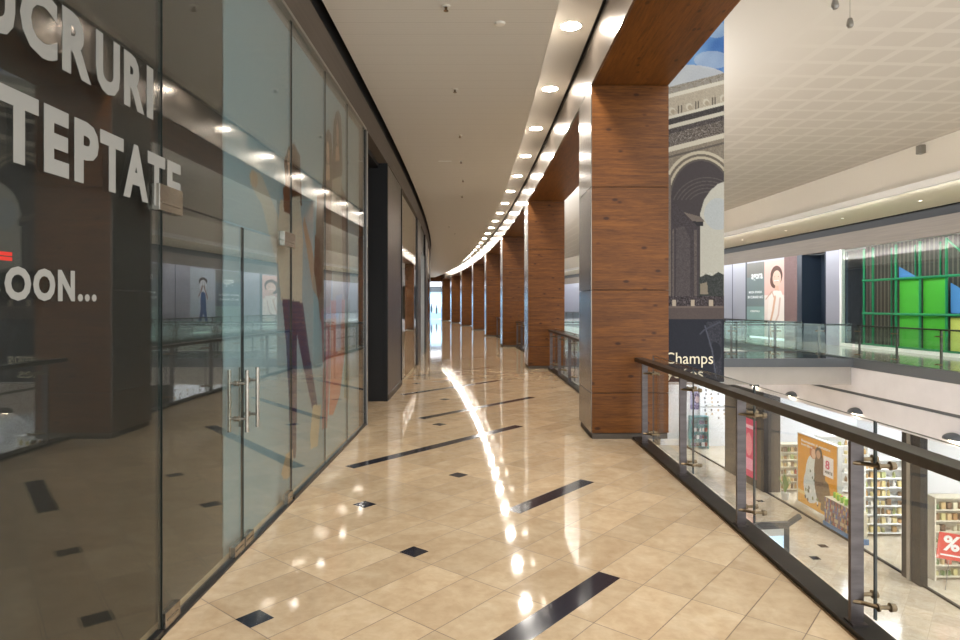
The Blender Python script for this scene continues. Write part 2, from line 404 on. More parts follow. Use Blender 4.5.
# recess beyond the big shopfront
lw('wall_left', 9.0, 9.10, -2.6, GX+.03, 0, 4.165, 'frame_dark')
lw('trim_8', 9.04, 9.10, GX+.03, GX+.045, 0, 4.165, 'frame_silver')
lw('wall_left', 9.10, 11.3, -2.62, -2.55, 0, 4.2, 'recess_dark')
lw('wall_left', 11.30, 11.36, -2.62, -1.70, 0, 4.2, 'recess_dark')
lw('wall_left', 9.10, 11.3, -2.6, -1.80, 4.12, 4.2, 'recess_dark')
lw('wall_left', 11.36, 13.6, -2.0, GX+.01, 0, 4.2, 'pier_dark')
lw('trim_9', 11.28, 11.36, -1.71, GX+.025, 0, 4.2, 'black')
lw('baseboard_left', 11.37, 13.6, GX+.01, GX+.03, 0, .10, 'frame_dark')
lw('wall_left', 13.6, 18.2, -1.80, -1.76, 0, 4.2, 'shelf_cream')
w1 = lw('window_1', 13.62, 18.18, GX-.02, GX, .06, 4.1, 'glass_mirror')
for y in (13.6, 18.14):
    o = lw('window_frame', y, y+.06, GX-.04, GX+.03, 0, 4.16, 'frame_dark'); o.parent = w1; del o['kind']
lw('wall_left', 18.2, 20.0, -2.0, GX+.01, 0, 4.2, 'pier_dark')
lw('wall_left', 20.0, 22.8, -2.4, -2.3, 0, 4.2, 'recess_dark')
lw('trim_10', 22.74, 22.8, -2.3, GX+.03, 0, 4.2, 'black')
d3 = lw('door_1', 20.05, 22.7, GX-.06, GX-.04, .02, 3.4, 'glass_mirror')
for y in (20.0, 21.35, 22.68):
    o = lw('door_frame', y, y+.05, GX-.08, GX-.01, 0, 3.45, 'frame_silver'); o.parent = d3; del o['kind']
lw('wall_left', 20.0, 22.8, -2.0, GX-.03, 3.45, 4.2, 'frame_dark')
lw('wall_left', 22.8, 26.0, -2.0, GX+.01, 0, 4.2, 'pier_dark')
lw('wall_left', 26.0, 30.0, -1.80, -1.76, 0, 4.2, 'shelf_cream')
lw('window_2', 26.0, 30.0, GX-.02, GX, .06, 4.1, 'glass_mirror')
lw('wall_left', 30.0, 84.0, -2.0, GX+.01, 0, 4.2, 'pier_dark')

# far end of the corridor: timber portal and bright shop
b = MB(); b.box((-12, 70.6, 4.3), (-2.9, 71.6, 6.3)); struct(b.build('trim_11', 'wood_upright'))
b = MB(); b.box((-14, 78.0, 4.0), (-2.5, 78.3, 6.3)); struct(b.build('wall_back', 'plaster_cool'))
b = MB(); b.box((-14, 71.6, 5.0), (-2.5, 84, 5.1)); struct(b.build('ceiling', 'plaster_white'))
b = MB(); b.box((-12, 78.0, 0), (-11, 78.3, 4.0)); b.box((-4.6, 78.0, 0), (30, 78.3, 4.0)); b.box((-2.5, 78, -6.1), (30, 78.3, 6.3)); struct(b.build('wall_back', 'plaster_cool'))
w = MB().box((-11, 78.05, .1), (-4.6, 78.1, 4.0)).build('window_3', 'glass'); struct(w)
P = Pic(0, 0, 6.4, 4.0, .05, (150, 185, 214))
P.put(P.V > 3.3, (60, 62, 66)); P.put(P.V < .8, (120, 150, 180)); P.put((P.V < 2.0) & (P.V > 1.3), (176, 204, 224)); P.put((P.V < 3.3) & (P.V > 3.0), (120, 150, 176))
for k in range(10):
    u = .35+k*.62; hh = .5+.35*random.random()
    P.ell(u, hh+.55, .13, .5, (48, 56, 70)); P.ell(u, hh+1.1, .09, .12, (60, 60, 66))
o = P.mesh('wall_back', lambda U, V: (-11+U, 0*U+78.5, V), 'printed_lit'); struct(o)  # print given its own glow so the far shop looks lit
b = MB().box((-11, 78.35, 4.0), (-4.6, 83.5, 4.05)); struct(b.build('ceiling', 'panel_glow'))
b = MB().box((-11, 79.5, 3.95), (-4.6, 83, 3.99)); 
lamp = bpy.data.lights.new('far_end_fill', 'AREA'); lamp.shape = 'RECTANGLE'; lamp.size = 5; lamp.size_y = 2.5; lamp.energy = 1200; lamp.color = (.82, .92, 1)
lo = bpy.data.objects.new('far_end_fill', lamp); COL.objects.link(lo); lo.location = (-7.5, 75, 4.9)  # added area light, brightens the far end of the corridor

# ------------------------------------------------------------------ the shell: atrium, gallery across, lower floor
XG = 12.15; XW = 15.6; XL = 12.4
b = MB(); b.sweep(rect(2.36, 6.1, XG, 6.2), 7.5, 84, 2); struct(b.build('ceiling', 'ceiling_grid'))
b = MB(); b.sweep(rect(XG, 5.0, XG+.1, 6.3), -3, 84, 2); struct(b.build('trim_12', 'ceiling_cream'))
b = MB(); b.sweep(rect(XG-.12, 4.86, XG+.04, 5.05), -3, 84, 2); struct(b.build('trim_13', 'lip_lit_white'))  # whiter colour stands in for the light catching this lip
b = MB(); b.sweep(rect(XG, 4.96, XW-.25, 5.0), -3, 84, 2); struct(b.build('ceiling', 'soffit_cream'))
b = MB(); b.sweep(rect(XW-.25, 5.1, XW+.3, 5.2), -3, 84, 2); b.sweep(rect(XW+.05, 4.68, XW+.3, 5.2), -3, 84, 2); struct(b.build('trim_14', 'gap_black'))
b = MB(); b.sweep(rect(XW, 4.02, XW+.3, 4.68), -3, 84, 2); struct(b.build('wall_right', 'fascia_bronze'))
b = MB(); b.sweep(rect(XG-.2, -.02, XW+3.5, 0), -3, 84, 2); struct(b.build('floor', 'gallery_stone'))
b = MB(); b.sweep(rect(XG-.22, -.27, XG-.05, .03), -3, 84, 2); struct(b.build('trim_15', 'grey_band'))
b = MB(); b.sweep(rect(XG-.2, -1.03, XG+.1, -.27), -3, 84, 2); struct(b.build('trim_16', 'plaster_cool'))
b = MB(); b.sweep(rect(XG-.16, -1.12, XG+.1, -1.03), -3, 84, 2); struct(b.build('trim_17', 'grey_band'))
b = MB(); b.sweep(rect(XG-.2, -1.85, XG+.1, -1.12), -3, 84, 2); struct(b.build('trim_18', 'plaster_cool'))
# bridge
br = MB().box((2.0, 20.15, -.25), (XG-.45, 23.5, 0.0)).build('floor', 'granite_dark'); struct(br)
br = MB().box((1.6, 20.25, -.82), (XG-.5, 23.4, -.25)).build('trim_19', 'bridge_face'); struct(br)
br = MB().box((1.9, 20.10, -.25), (XG-.42, 20.15, .02)).build('trim_20', 'grey_band'); struct(br)
# lower level
b = MB(); b.sweep(rect(-6, -6.15, XL+8, -6.1), -6, 84, 3); struct(b.build('floor', 'lower_stone'))
b = MB(); b.sweep(rect(-2.2, -6.1, -2.0, -1.03), -3, 84, 3); struct(b.build('wall_left', 'plaster_white'))

# gallery wall segments
def gseg(name, px0, px1, m, z0=0, z1=4.02, dx=0, th=.15):
    ya, yb = zx(px1, XW), zx(px0, XW); b = MB(); b.sweep(rect(XW+dx, z0, XW+dx+th, z1), ya, yb, 1); return b.build(name, m)
struct(gseg('wall_right', 725, 732.0, 'panel_grey')); struct(gseg('wall_right', 732.0, 732.8, 'navy', dx=.01)); struct(gseg('wall_right', 732.8, 745.5, 'panel_grey')); struct(gseg('wall_right', 745.5, 747, 'navy'))
struct(gseg('wall_right', 784.3, 797, 'mesh_brown')); struct(gseg('wall_right', 797, 800.5, 'navy'))
struct(gseg('wall_right', 825, 841, 'panel_grey')); struct(gseg('trim_21', 825, 826, 'navy', dx=-.01)); struct(gseg('trim_22', 840.2, 842, 'white', dx=-.03))
ya, yb = zx(825, XW), zx(800.5, XW)
b = MB(); b.sweep(rect(XW+.9, 0, XW+1, 4.02), ya, yb, 1); b.sweep(rect(XW, 0, XW+.9, 4.02), yb-.1, yb, 1); struct(b.build('wall_right', 'navy'))
# beyond the banner
def gy(name, y0, y1, m, dx=0, z0=0, z1=4.02): b = MB(); b.sweep(rect(XW+dx, z0, XW+dx+.15, z1), y0, y1, 1); return struct(b.build(name, m))
YS = zx(725, XW)
gy('wall_right', YS, 38.1, 'panel_grey'); gy('wall_right', 44.4, 47.2, 'panel_grey'); gy('wall_right', 47.2, 47.6, 'navy'); gy('wall_right', 51.5, 54, 'mesh_brown'); gy('wall_right', 54, 84, 'panel_grey')

# ------------------------------------------------------------------ pillars
def make_pillar():
    r = empty('pillar', (0, 0, 0))
    w, d = .493, .475
    MB().box((-w+.03, -d+.03, 0), (w-.03, d-.03, 4.49)).build('core', 'gap_black', r)
    MB().box((-w+.02, -d+.018, 0), (w-.01, d-.018, .07)).build('plinth', 'fascia_bronze', r)
    zs = [.075, .585, 1.89, 3.195, 4.488]
    for a, c in zip(zs, zs[1:]):
        a += .004; c -= .004
        MB().box((-w+.012, -d, a), (w, -d+.03, c)).build('wood_panel', 'wood_upright', r, bevel=.002)
        MB().box((-w+.012, d-.03, a), (w, d, c)).build('wood_panel', 'wood_upright', r, bevel=.002)
        MB().box((w-.03, -d+.031, a), (w, d-.031, c)).build('wood_panel', 'wood_upright', r, bevel=.002)
        tag(MB().box((-w, -d-.001, a), (-w+.011, d+.001, c)).build('metal_panel', 'brushed_cladding', r, bevel=.002), 'brushed metal cladding')
    return r
ORD = ['nearest', 'second', 'third', 'fourth', 'fifth', 'sixth', 'seventh', 'farthest']
PY = [8.11, 17.1, 26.1, 34.9, 43.6, 52.5, 61.0, 69.2]
p0 = make_pillar()
for i, y in enumerate(PY):
    p = p0 if i == 0 else copy_tree(p0)
    yc = y+.475; p.location = (1.867-sh(yc), yc, 0); p.rotation_euler = (0, 0, ang(yc))
    lab = 'square brown timber clad pillar with metal inner face, %s along the corridor' % ORD[i]
    if i == 0: lab = 'nearest square timber clad pillar, beside the arch banner and glass railing'
    tag(p, lab, 'pillar', 'timber clad pillars along the corridor')

# ------------------------------------------------------------------ balustrades
def clamps(x, y, z, dirs, finish, po, r=.011):
    for s in dirs:
        b = MB()
        b.tube([(x-.02, y+s*.004, z), (x+.015, y+s*.02, z), (x+.075, y+s*.075, z), (x+.155, y+s*.075, z)], r, 10, caps=False)
        b.tube([(x+.066, y+s*.075, z), (x+.075, y+s*.075, z)], r*1.9, 12); b.tube([(x+.13, y+s*.075, z), (x+.158, y+s*.075, z)], [r*2.1, r*1.7], 12)
        finish(b.build('clamp', 'aged_brass', po))
def railing(y0, y1, posts, label, X=1.955, detail=True):
    ym = (y0+y1)/2; ox = X-sh(ym); oz = 0
    r = empty('railing', (ox, ym, 0), 0, label=label, cat='railing', group='glass railings along the corridor')
    def local(o):
        for v in o.data.vertices: v.co -= Vector((ox, ym, 0))
        return o
    b = MB(); b.sweep([(X-.028, .984), (X+.085, .984), (X+.088, 1.034), (X-.030, 1.034)], y0, y1, 1.5); local(b.build('handrail', 'rail_bronze', r, bevel=.004))
    b = MB(); b.sweep(rect(X-.055, 0, X+.105, .035), y0, y1, 1.5); local(b.build('base_shoe', 'shoe_bronze', r, bevel=.003))
    b = MB(); b.sweep(rect(X-.066, 0, X-.0555, .012), y0, y1, 1.5); local(b.build('edge_strip', 'aged_brass', r))
    for k, py in enumerate(posts):
        s = sh(py)
        po = local(MB().box((X-.034-s, py-.012, .035), (X+.034-s, py+.012, .985)).box((X-.04-s, py-.045, .035), (X+.04-s, py+.045, .045)).build('post', 'post_steel', r))
        if detail:
            dirs = (-1, 1)
            if py + .2 > y1: dirs = (-1,)
            elif py - .2 < y0: dirs = (1,)
            clamps(X-s, py, .875, dirs, local, po); clamps(X-s, py, .15, dirs, local, po)
    ps = list(posts)
    if ps[0] > y0+.4: ps = [y0]+ps
    for a, c in zip(ps, ps[1:]):
        b = MB(); b.sweep(rect(X+.095, .05, X+.107, 1.09), a+.006, c-.006, 1.5, mi=None); g = local(b.build('glass_pane', 'glass', r))
        e = MB(); e.sweep(rect(X+.0945, 1.0895, X+.1075, 1.0915), a+.006, c-.006, 1.5)
        for yy in (a+.004, c-.0065): e.sweep(rect(X+.0945, .05, X+.1075, 1.09), yy, yy+.0025, 1)
        local(e.build('pane_edge', 'glass_edge', g))
    return r
railing(.9, 8.1, [1.9, 3.354, 4.85, 6.26, 7.72], 'nearest bronze and glass railing, running up to the nearest pillar')
railing(9.1, 17.05, [9.3, 10.8, 12.3, 13.8, 15.3, 16.75], 'glass railing between the nearest pillar and the second pillar')
railing(18.1, 26.05, [18.3, 19.8, 21.3, 22.8, 24.3, 25.8], 'glass railing between the second pillar and the third pillar')
railing(27.1, 34.85, [27.3, 29.1, 30.9, 32.7, 34.6], 'glass railing between the third pillar and the fourth pillar', detail=False)

def plain_rail(name, y0, y1, X, step, label, group=None):
    ym = (y0+y1)/2; ox = X-sh(ym)
    r = empty(name, (ox, ym, 0), 0, label=label, cat='railing', group=group)
    def local(o):
        for v in o.data.vertices: v.co -= Vector((ox, ym, 0))
        return o
    b = MB(); b.sweep(rect(X-.03, 1.03, X+.03, 1.075), y0, y1, 2); local(b.build('handrail', 'shoe_bronze', r))
    n = int((y1-y0)/step); g = MB(); g.sweep(rect(X-.08, .05, X-.068, 1.05), y0, y1, 2); local(g.build('glass_pane', 'glass_green', r))
    for k in range(n+1):
        y = y0+.1+k*(y1-y0-.2)/n; s = sh(y)
        po = local(MB().box((X-.02-s, y-.03, .02), (X+.02-s, y+.03, 1.03)).build('post', 'post_steel', r))
        for z in (.15, .88): local(MB().tube([(X-.12-s, y-.07, z), (X-.02-s, y-.07, z), (X-.02-s, y+.07, z), (X-.12-s, y+.07, z)], .016, 6).build('clamp', 'aged_brass', po))
    return r
plain_rail('railing', 8.0, 20.1, XG-.1, 1.72, 'glass railing on the opposite gallery in front of the green scaffold')
plain_rail('railing', 23.6, 62.0, XG-.1, 2.0, 'glass railing on the opposite gallery beyond the bridge')
def cross_rail(y, label):
    x0, x1 = 2.1, XG-.5
    r = empty('railing', ((x0+x1)/2, y, 0), 0, label=label, cat='railing'); ox = (x0+x1)/2
    MB().box((x0-ox, -.03, 1.05), (x1-ox, .03, 1.09)).build('handrail', 'shoe_bronze', r)
    MB().box((x0-ox, -.09, .05), (x1-ox, -.078, 1.12)).build('glass_pane', 'glass_green', r)
    for k in range(7):
        x = x0+.2+k*(x1-x0-1.2)/6-ox+.0
        po = MB().box((x-.03, -.02, .0), (x+.03, .02, 1.05)).build('post', 'post_steel', r)
        for z in (.15, .88): MB().tube([(x-.12, -.1, z), (x-.12, 0, z), (x+.12, 0, z), (x+.12, -.1, z)], .018, 6).build('clamp', 'aged_brass', po)
cross_rail(20.28, 'glass railing along the near edge of the atrium bridge')
cross_rail(23.38, 'glass railing along the far edge of the atrium bridge')

# ------------------------------------------------------------------ glass shopfront on the left
def pane(name, y0, y1, z0, z1, label, cat='glass panel', root=None, gm='glass_front'):
    r = root or empty(name, (GX, (y0+y1)/2, 0), 0, label=label, cat=cat); yc = r.location.y
    g = MB().box((-.006, y0+.005-yc, z0), (.006, y1-.005-yc, z1)).build('glass', gm, r)
    e = MB()
    for y in (y0+.0045, y1-.0068): e.box((-.0063, y-yc, z0), (.0063, y+.0023-yc, z1))
    e.build('glass_edge', 'glass_edge', r)
    return r
r = pane('glass_panel', .8, 3.30, .03, 4.165, 'tall dark glass shopfront panel with big grey lettering, nearest the viewer')
def letter(ch, y0, y1, z0, z1, par=None):
    par = par or r; t = text('letter', ch, 'vinyl_letter', y1-y0, z1-z0, .0015, par, bold=.045)
    t.rotation_euler = (0, 0, math.pi/2); t.location = (.0065, y0-par.location.y, z0); t['label'] = 'pale grey letter'
for ch, y0, y1 in (('L', 1.93, 2.07), ('U', 2.10, 2.27), ('C', 2.295, 2.495), ('R', 2.525, 2.71), ('U', 2.745, 2.925), ('R', 2.96, 3.135), ('I', 3.16, 3.22)): letter(ch, y0, y1, 2.63, 2.885)
for ch, y0, y1 in (('T', 2.19, 2.39), ('E', 2.42, 2.565), ('P', 2.60, 2.764), ('T', 2.775, 2.955), ('A', 2.955, 3.172), ('T', 3.17, 3.34)): letter(ch, y0, y1, 2.205, 2.465)
for ch, y0, y1 in (('S', 2.09, 2.20), ('O', 2.22, 2.35), ('O', 2.362, 2.483), ('N', 2.50, 2.602)): letter(ch, y0, y1, 1.715, 1.838)
for y0 in (2.622, 2.668, 2.716): letter('.', y0, y0+.032, 1.715, 1.745)
st = MB().box((.0065, 2.10, 1.855), (.008, 2.255, 1.868)).box((.0065, 2.11, 1.872), (.008, 2.255, 1.885)).build('reflection', 'red', r); st.location.y = -r.location.y; st['label'] = 'small red reflection painted on the glass'  # red strips painted in place of a red reflection in the glass
def handle(parent, yy, yc):
    for s in (1, -1):
        h = MB(); x = s*(.07 if s > 0 else .05)
        h.tube([(x, yy-yc, .84), (x, yy-yc, 1.26)], .013, 12)
        for z in (.93, 1.17): h.tube([(0, yy-yc, z), (x, yy-yc, z)], .010, 10); h.tube([(s*.006, yy-yc, z), (s*.016, yy-yc, z)], .019, 12)
        h.build('handle', 'satin_steel', parent, smooth=False)
def fitting(parent, y0, y1, z0, z1, yc, d=.022):
    f = MB().box((-d, y0-yc, z0), (d, y1-yc, z1)).box((d, y0-yc+.02, z0+.035), (d+.004, y1-yc-.02, z0+.045))
    f.build('patch_fitting', 'satin_steel', parent, bevel=.003)
d1 = pane('glass_door', 3.31, 4.425, .02, 2.235, 'near leaf of the frameless double glass door, half dark behind', 'glass door')
handle(d1, 4.33, d1.location.y); fitting(d1, 3.32, 3.48, .014, .10, d1.location.y)
fitting(d1, 4.25, 4.42, .014, .09, d1.location.y)
d2 = pane('glass_door', 4.435, 5.55, .02, 2.235, 'far leaf of the frameless double glass door, beside the fixed panes', 'glass door')
handle(d2, 4.53, d2.location.y); fitting(d2, 4.44, 4.6, .014, .09, d2.location.y); fitting(d2, 5.40, 5.54, .014, .10, d2.location.y)
tr = pane('glass_panel', 3.31, 5.55, 2.245, 4.165, 'glass transom panel above the double glass door')
fitting(tr, 3.25, 3.50, 2.185, 2.32, tr.location.y, .026); fitting(tr, 5.30, 5.60, 2.195, 2.315, tr.location.y, .026)
tt = text('lettering', 'E', 'vinyl_letter', .15, .26, .0015, tr, bold=.035); tt.rotation_euler = (0, 0, math.pi/2); tt.location = (.0065, 3.365-tr.location.y, 2.25-.045); tt['label'] = 'pale grey letter'
tt.data.transform(Matrix.Translation((0, 0, 0)))
ys = [5.56, 6.75, 7.85, 8.89]
nm = ['fixed clear glass pane beside the double door, woman in jeans printed behind', 'fixed clear glass pane with two printed women behind it', 'narrow fixed glass pane next to the dark doorway frame']
for k in range(3): pane('glass_panel', ys[k], ys[k+1], .03, 4.165, nm[k])
pane('glass_panel', 8.89, 9.0, .03, 4.165, 'slim glass strip against the dark frame at the shopfront end')

# printed sheet behind the clear panes
def ps(x, y):                    # photograph reading -> place on the sheet
    Y = 1.745*F/(483-x); return (Y, H+(305-y)*Y/F)
P = Pic(4.28, .0, 9.0, 4.16, .016, (150, 174, 184))
P.put(P.V < 1.2, (142, 164, 172), .5)
def pl(pts, c, a=1.0): P.poly([ps(*q) for q in pts], c, a)
tan_ = (196, 172, 148); jean = (30, 42, 84); shirt = (202, 192, 176); hair = (84, 56, 40)
# woman one: raised arm, pale shirt, long dark hair, narrow jeans
pl([(251,168),(262,176),(282,226),(290,280),(276,262),(262,205),(250,184)], (190, 182, 168), .9)
P.ell(*ps(254, 179), .09, .06, tan_)
pl([(284,160),(289,146),(294,143),(300,156),(302,205),(296,212),(286,200)], hair)
P.ell(*ps(290, 163), .07, .12, (206, 164, 136)); P.ell(*ps(288.4, 161), .012, .012, (50, 34, 28)); P.ell(*ps(291.4, 160.5), .012, .012, (50, 34, 28)); P.ell(*ps(290.4, 169), .025, .010, (160, 70, 60))
pl([(280,200),(300,196),(303,240),(302,305),(281,300),(277,250)], shirt)
pl([(283,188),(290,180),(291,215),(284,212)], (110, 70, 50))
pl([(282,298),(297,302),(297,340),(297,400),(296,458),(290,458),(289,400),(286,345)], jean)
pl([(293,300),(303,303),(309,350),(318,408),(313,412),(304,370),(297,335)], (40, 50, 92))
pl([(286,455),(293,450),(292,476),(284,480),(281,474)], (196, 170, 140)); pl([(313,405),(321,405),(318,445),(311,450),(310,436)], (206, 184, 152))
# woman two and three: long brown hair, close together
for dx, dy, hc, fc in ((0, 0, (74, 44, 28), (214, 172, 144)), (9.5, -19, (58, 34, 24), (198, 152, 124))):
    pl([(323.5+dx,168+dy),(324+dx,142+dy),(326.5+dx,131+dy),(329+dx,129+dy),(331.5+dx,136+dy),(332.5+dx,160+dy),(333+dx,190+dy),(330.5+dx,204+dy),(328+dx,196+dy),(324+dx,206+dy),(322+dx,190+dy)], hc)
    P.ell(*ps(328+dx, 153+dy), .062, .125, fc); pl([(326.5+dx,165+dy),(329.5+dx,165+dy),(330+dx,180+dy),(326+dx,180+dy)], fc)
    P.ell(*ps(327+dx, 151+dy), .012, .012, (50, 34, 28)); P.ell(*ps(329.3+dx, 150.5+dy), .012, .012, (50, 34, 28)); P.ell(*ps(328.4+dx, 159+dy), .025, .010, (150, 60, 54))
pl([(317,196),(330,192),(334,220),(331,300),(327,330),(320,320),(315,260)], (134, 104, 84))
pl([(332,180),(341,176),(346,215),(347,300),(333,310),(331,230)], (178, 166, 150))
pl([(341,185),(347,200),(350,280),(346,320),(343,280)], (112, 84, 70))
pl([(303,225),(313,290),(318,298),(319,280),(309,235),(304,215)], (176, 146, 122), .8)
pl([(315,235),(320,240),(322,290),(318,300),(314,270)], (120, 74, 50))
pl([(321,310),(330,306),(331,360),(327,428),(322,430),(323,370)], (150, 96, 104))
pl([(325,330),(329,330),(327,420),(324,422)], (170, 50, 80), .7)
pl([(331,300),(345,300),(345,350),(340,395),(333,415),(329,415),(331,360)], (196, 108, 84)); pl([(345,300),(350,300),(349,400),(344,398)], (112, 130, 112))
pl([(336,296),(342,294),(341,350),(336,352)], (150, 160, 190), .8)
P.speck(np.ones(P.U.shape, bool), 2); P.im *= .86
o = P.mesh('window_poster', lambda U, V: (0*U-1.745-GX, U-6.6, V), 'printed_matt')
o.location = (GX, 6.6, 0); tag(o, 'pale teal printed sheet behind the glass showing three tall women', 'poster')
struct(MB().box((-1.80, 4.30, 0), (-1.747, 9.0, 4.165)).build('wall_left', 'panel_grey'))

# ------------------------------------------------------------------ banner with the arch
BY = 8.72
def bx(x): return (x-483)*BY/F
def bz(y): return H+(305-y)*BY/F
P = Pic(652, 5, 724, 382, .62, (84, 130, 190))           # v is the picture row; turned over when placed
V, U = P.V, P.U
import itertools
cl = np.sin(U*.13+V*.09)+np.sin(U*.05-V*.16+1)+.6*np.sin(U*.31+V*.21)
P.im += (cl[..., None]*np.array([18, 16, 10]))
P.ell(690, 82, 40, 17, (214, 206, 196), .85); P.ell(712, 60, 18, 9, (200, 204, 214), .6); P.ell(716, 30, 12, 8, (210, 214, 220), .45)
sl = lambda y: [(650, y+5-0), (724, y-14)]                # cornices rise to the right
def band(y0, y1, c, a=1, noise=0):
    m = P.poly([(650, y0+5), (726, y0-14.5), (726, y1-14.5), (650, y1+5)], c, a)
    if noise: P.speck(m, noise)
    return m
P.put(V > 95+ (688-U)*.25, (110, 96, 84))
band(87, 94, (150, 138, 122), 1, 20)
for k in range(10): P.ell(653+k*7.6, 91-(k*7.6-36)*.25-3.5, 2.6, 3, (156, 146, 132))
band(94, 98, (226, 214, 192)); band(98, 116, (186, 170, 146), 1, 8)
for k in range(6):
    x = 655+k*17; y = 107-(x-688)*.25
    P.ell(x, y, 3.2, 3.6, (214, 200, 176)); P.ell(x+.8, y+.8, 2.2, 2.4, (176, 158, 132)); P.poly([(x+6, y-5), (x+7.2, y-5.3), (x+7.2, y+5), (x+6, y+5.3)], (96, 84, 70)); P.poly([(x+8.6, y-5.5), (x+9.8, y-5.8), (x+9.8, y+4.6), (x+8.6, y+5)], (96, 84, 70))
band(116, 119, (222, 210, 188)); band(119, 125, (58, 48, 42), 1, 18); band(125, 129, (212, 200, 178)); band(129, 134, (72, 60, 54), 1, 20)
band(134, 147, (104, 90, 78), 1, 34); band(147, 152, (216, 202, 178)); band(152, 172, (140, 124, 104), 1, 10); band(156, 158, (96, 84, 72))
# main arch
AX, AY = 701, 200
for rx, ry, c in ((40, 49, (206, 190, 162)), (37, 46, (112, 98, 82)), (34.5, 43.5, (198, 182, 154)), (32, 41, (92, 80, 70)), (30, 39, (66, 54, 52))):
    P.poly([(AX+rx*math.cos(t), AY-ry*math.sin(t)) for t in np.linspace(0, math.pi, 30)]+[(AX-rx, 300), (AX+rx, 300)], c)
m = P.poly([(672, 172), (724, 172), (724, 335), (672, 335)], (66, 54, 52), .0)
for k in range(5):
    t = np.hypot((U-AX-6)/(1.0), (V-AY-14)); P.put((abs(t-(22+k*3.6)) < .5) & (V < AY) & (U > 671), (104, 92, 84), .7)
P.poly([(700, 300), (700, 214), (704, 200), (710, 191), (718, 184), (726, 181), (726, 300)], (206, 198, 180))
P.ell(718, 214, 14, 16, (170, 186, 206), .35)
P.poly([(669, 212), (692, 219), (703, 222), (703, 226), (690, 227), (669, 222)], (40, 32, 32)); P.poly([(669, 208), (701, 217), (705, 222), (690, 221), (669, 214)], (120, 104, 92))
m = P.poly([(650, 172), (672, 200), (699, 228), (699, 300), (650, 300)], (66, 54, 54)); 
P.poly([(676, 228), (684, 226), (690, 238), (690, 296), (676, 296)], (84, 72, 70)); P.poly([(672, 230), (674, 228), (674, 298), (672, 298)], (104, 90, 84)); P.poly([(694, 230), (697, 230), (697, 298), (694, 298)], (96, 82, 76))
P.poly([(650, 160), (671, 176), (671, 300), (650, 300)], (120, 104, 90)); P.speck(m, 8)
# skyline, crowd, terrace
P.poly([(699, 278), (706, 274), (712, 276), (718, 272), (724, 275), (724, 300), (699, 300)], (56, 56, 50)); P.speck((V > 272) & (V < 298) & (U > 699), 14)
P.poly([(700, 284), (707, 282), (708, 294), (700, 294)], (150, 134, 112))
m = (V > 296) & (V < 306); P.put(m, (58, 44, 44)); P.speck(m, 34)
for x in (674, 692.5, 711): P.poly([(x-2, 300), (x+2, 300), (x+2, 307), (x-2, 307)], (196, 176, 152))
P.put((V > 306) & (V < 319), (92, 76, 70)); P.put((V >= 306) & (V < 308), (116, 98, 88))
P.put(V >= 319, (28, 27, 38))
m = P.poly([(706, 322), (722, 320), (722, 376), (714, 372), (709, 345)], (56, 54, 62), .8); P.speck(m, 14); P.ell(715, 352, 6, 10, (30, 29, 38))
P.limb([(705, 326), (712, 350), (716, 378)], .7, (84, 84, 96)); P.limb([(700, 334), (704, 330), (720, 322)], .6, (74, 74, 86))
P.speck(V > 0, 3); P.im *= .8
ban = empty('banner', (2.8, BY, .64), 0, label='tall banner with a stone arch photograph hanging beside the nearest pillar', cat='banner')
o = P.mesh('printed_sheet', lambda U, V: ((U-483)*BY/F-2.8, 0*U-.003, H+(305-V)*BY/F-.64), 'printed', ban)
MB().box((bx(652)-2.8, 0, 0), (bx(724)-2.8, .012, bz(5)-.64)).build('backing', 'kiosk_pale', ban)
MB().box((bx(724)-2.8, -.01, bz(5)-.66), (bx(724)-2.8-1.02, .02, bz(5)-.62)).build('hanging_bar', 'frame_silver', ban)
mat('print_letter', (222, 208, 178), .5)
t = text('lettering', 'Champs', 'print_letter', bx(713)-bx(665), .205, .001, ban, bold=0); t.location = (bx(665)-2.8, -.005, bz(367.5)-.64)
t = text('lettering', 'Élysées', 'print_letter', bx(703)-bx(655), .215, .001, ban, bold=0); t.location = (bx(655)-2.8, -.005, bz(382)-.64+.01)

# ------------------------------------------------------------------ ceiling lamps and fittings
def make_lamp():
    r = empty('ceiling_lamp', (0, 0, 0))
    MB().lathe([(.115, 0), (.115, -.006), (.135, -.008), (.14, 0)], seg=24).build('trim_ring', 'lamp_ring', r)
    b = MB(); b.lathe([(.0, -.003), (.115, -.003)], seg=24); b.build('bulb', 'lamp_glow', r, fix=False)
    return r
L0 = make_lamp(); k = 0; y = 1.0
ly = []
y = 7.75-2.25*3
while y < 68: ly.append(y); y += 2.25
for k, y in enumerate(ly):
    l = L0 if k == 0 else copy_tree(L0)
    l.location = (1.07-sh(y), y, 5.078)
    tag(l, 'round recessed ceiling lamp glowing in the raised strip above the corridor', 'ceiling lamp', 'round lamps in the ceiling strip')
def make_sprinkler():
    r = empty('sprinkler', (0, 0, 0))
    MB().lathe([(.045, 0), (.045, -.006), (.02, -.012)], seg=14).build('rosette', 'lamp_ring', r)
    MB().lathe([(.012, -.012), (.012, -.045), (.026, -.048), (.026, -.052), (0, -.052)], seg=12).build('head', 'aged_brass', r)
    return r
s0 = make_sprinkler()
for k, (px, py) in enumerate([(446, 6), (455, 89), (460, 135), (461, 161), (463, 180), (462, 196), (449, 226), (455, 233)]):
    Y = 3.05*F/(305-py); s = s0 if k == 0 else copy_tree(s0); s.location = ((px-483)*Y/F, Y, 4.75)
    tag(s, 'small brass sprinkler head in the flat corridor ceiling', 'sprinkler', 'sprinklers in the corridor ceiling')
Y = 3.05*F/(305-23); o = MB().lathe([(0, -.02), (.05, -.018), (.06, 0)], seg=18).build('smoke_detector', 'ceiling_cream'); o.location = ((500-483)*Y/F, Y, 4.75); tag(o, 'small round smoke detector on the corridor ceiling near the lamp strip', 'smoke detector')
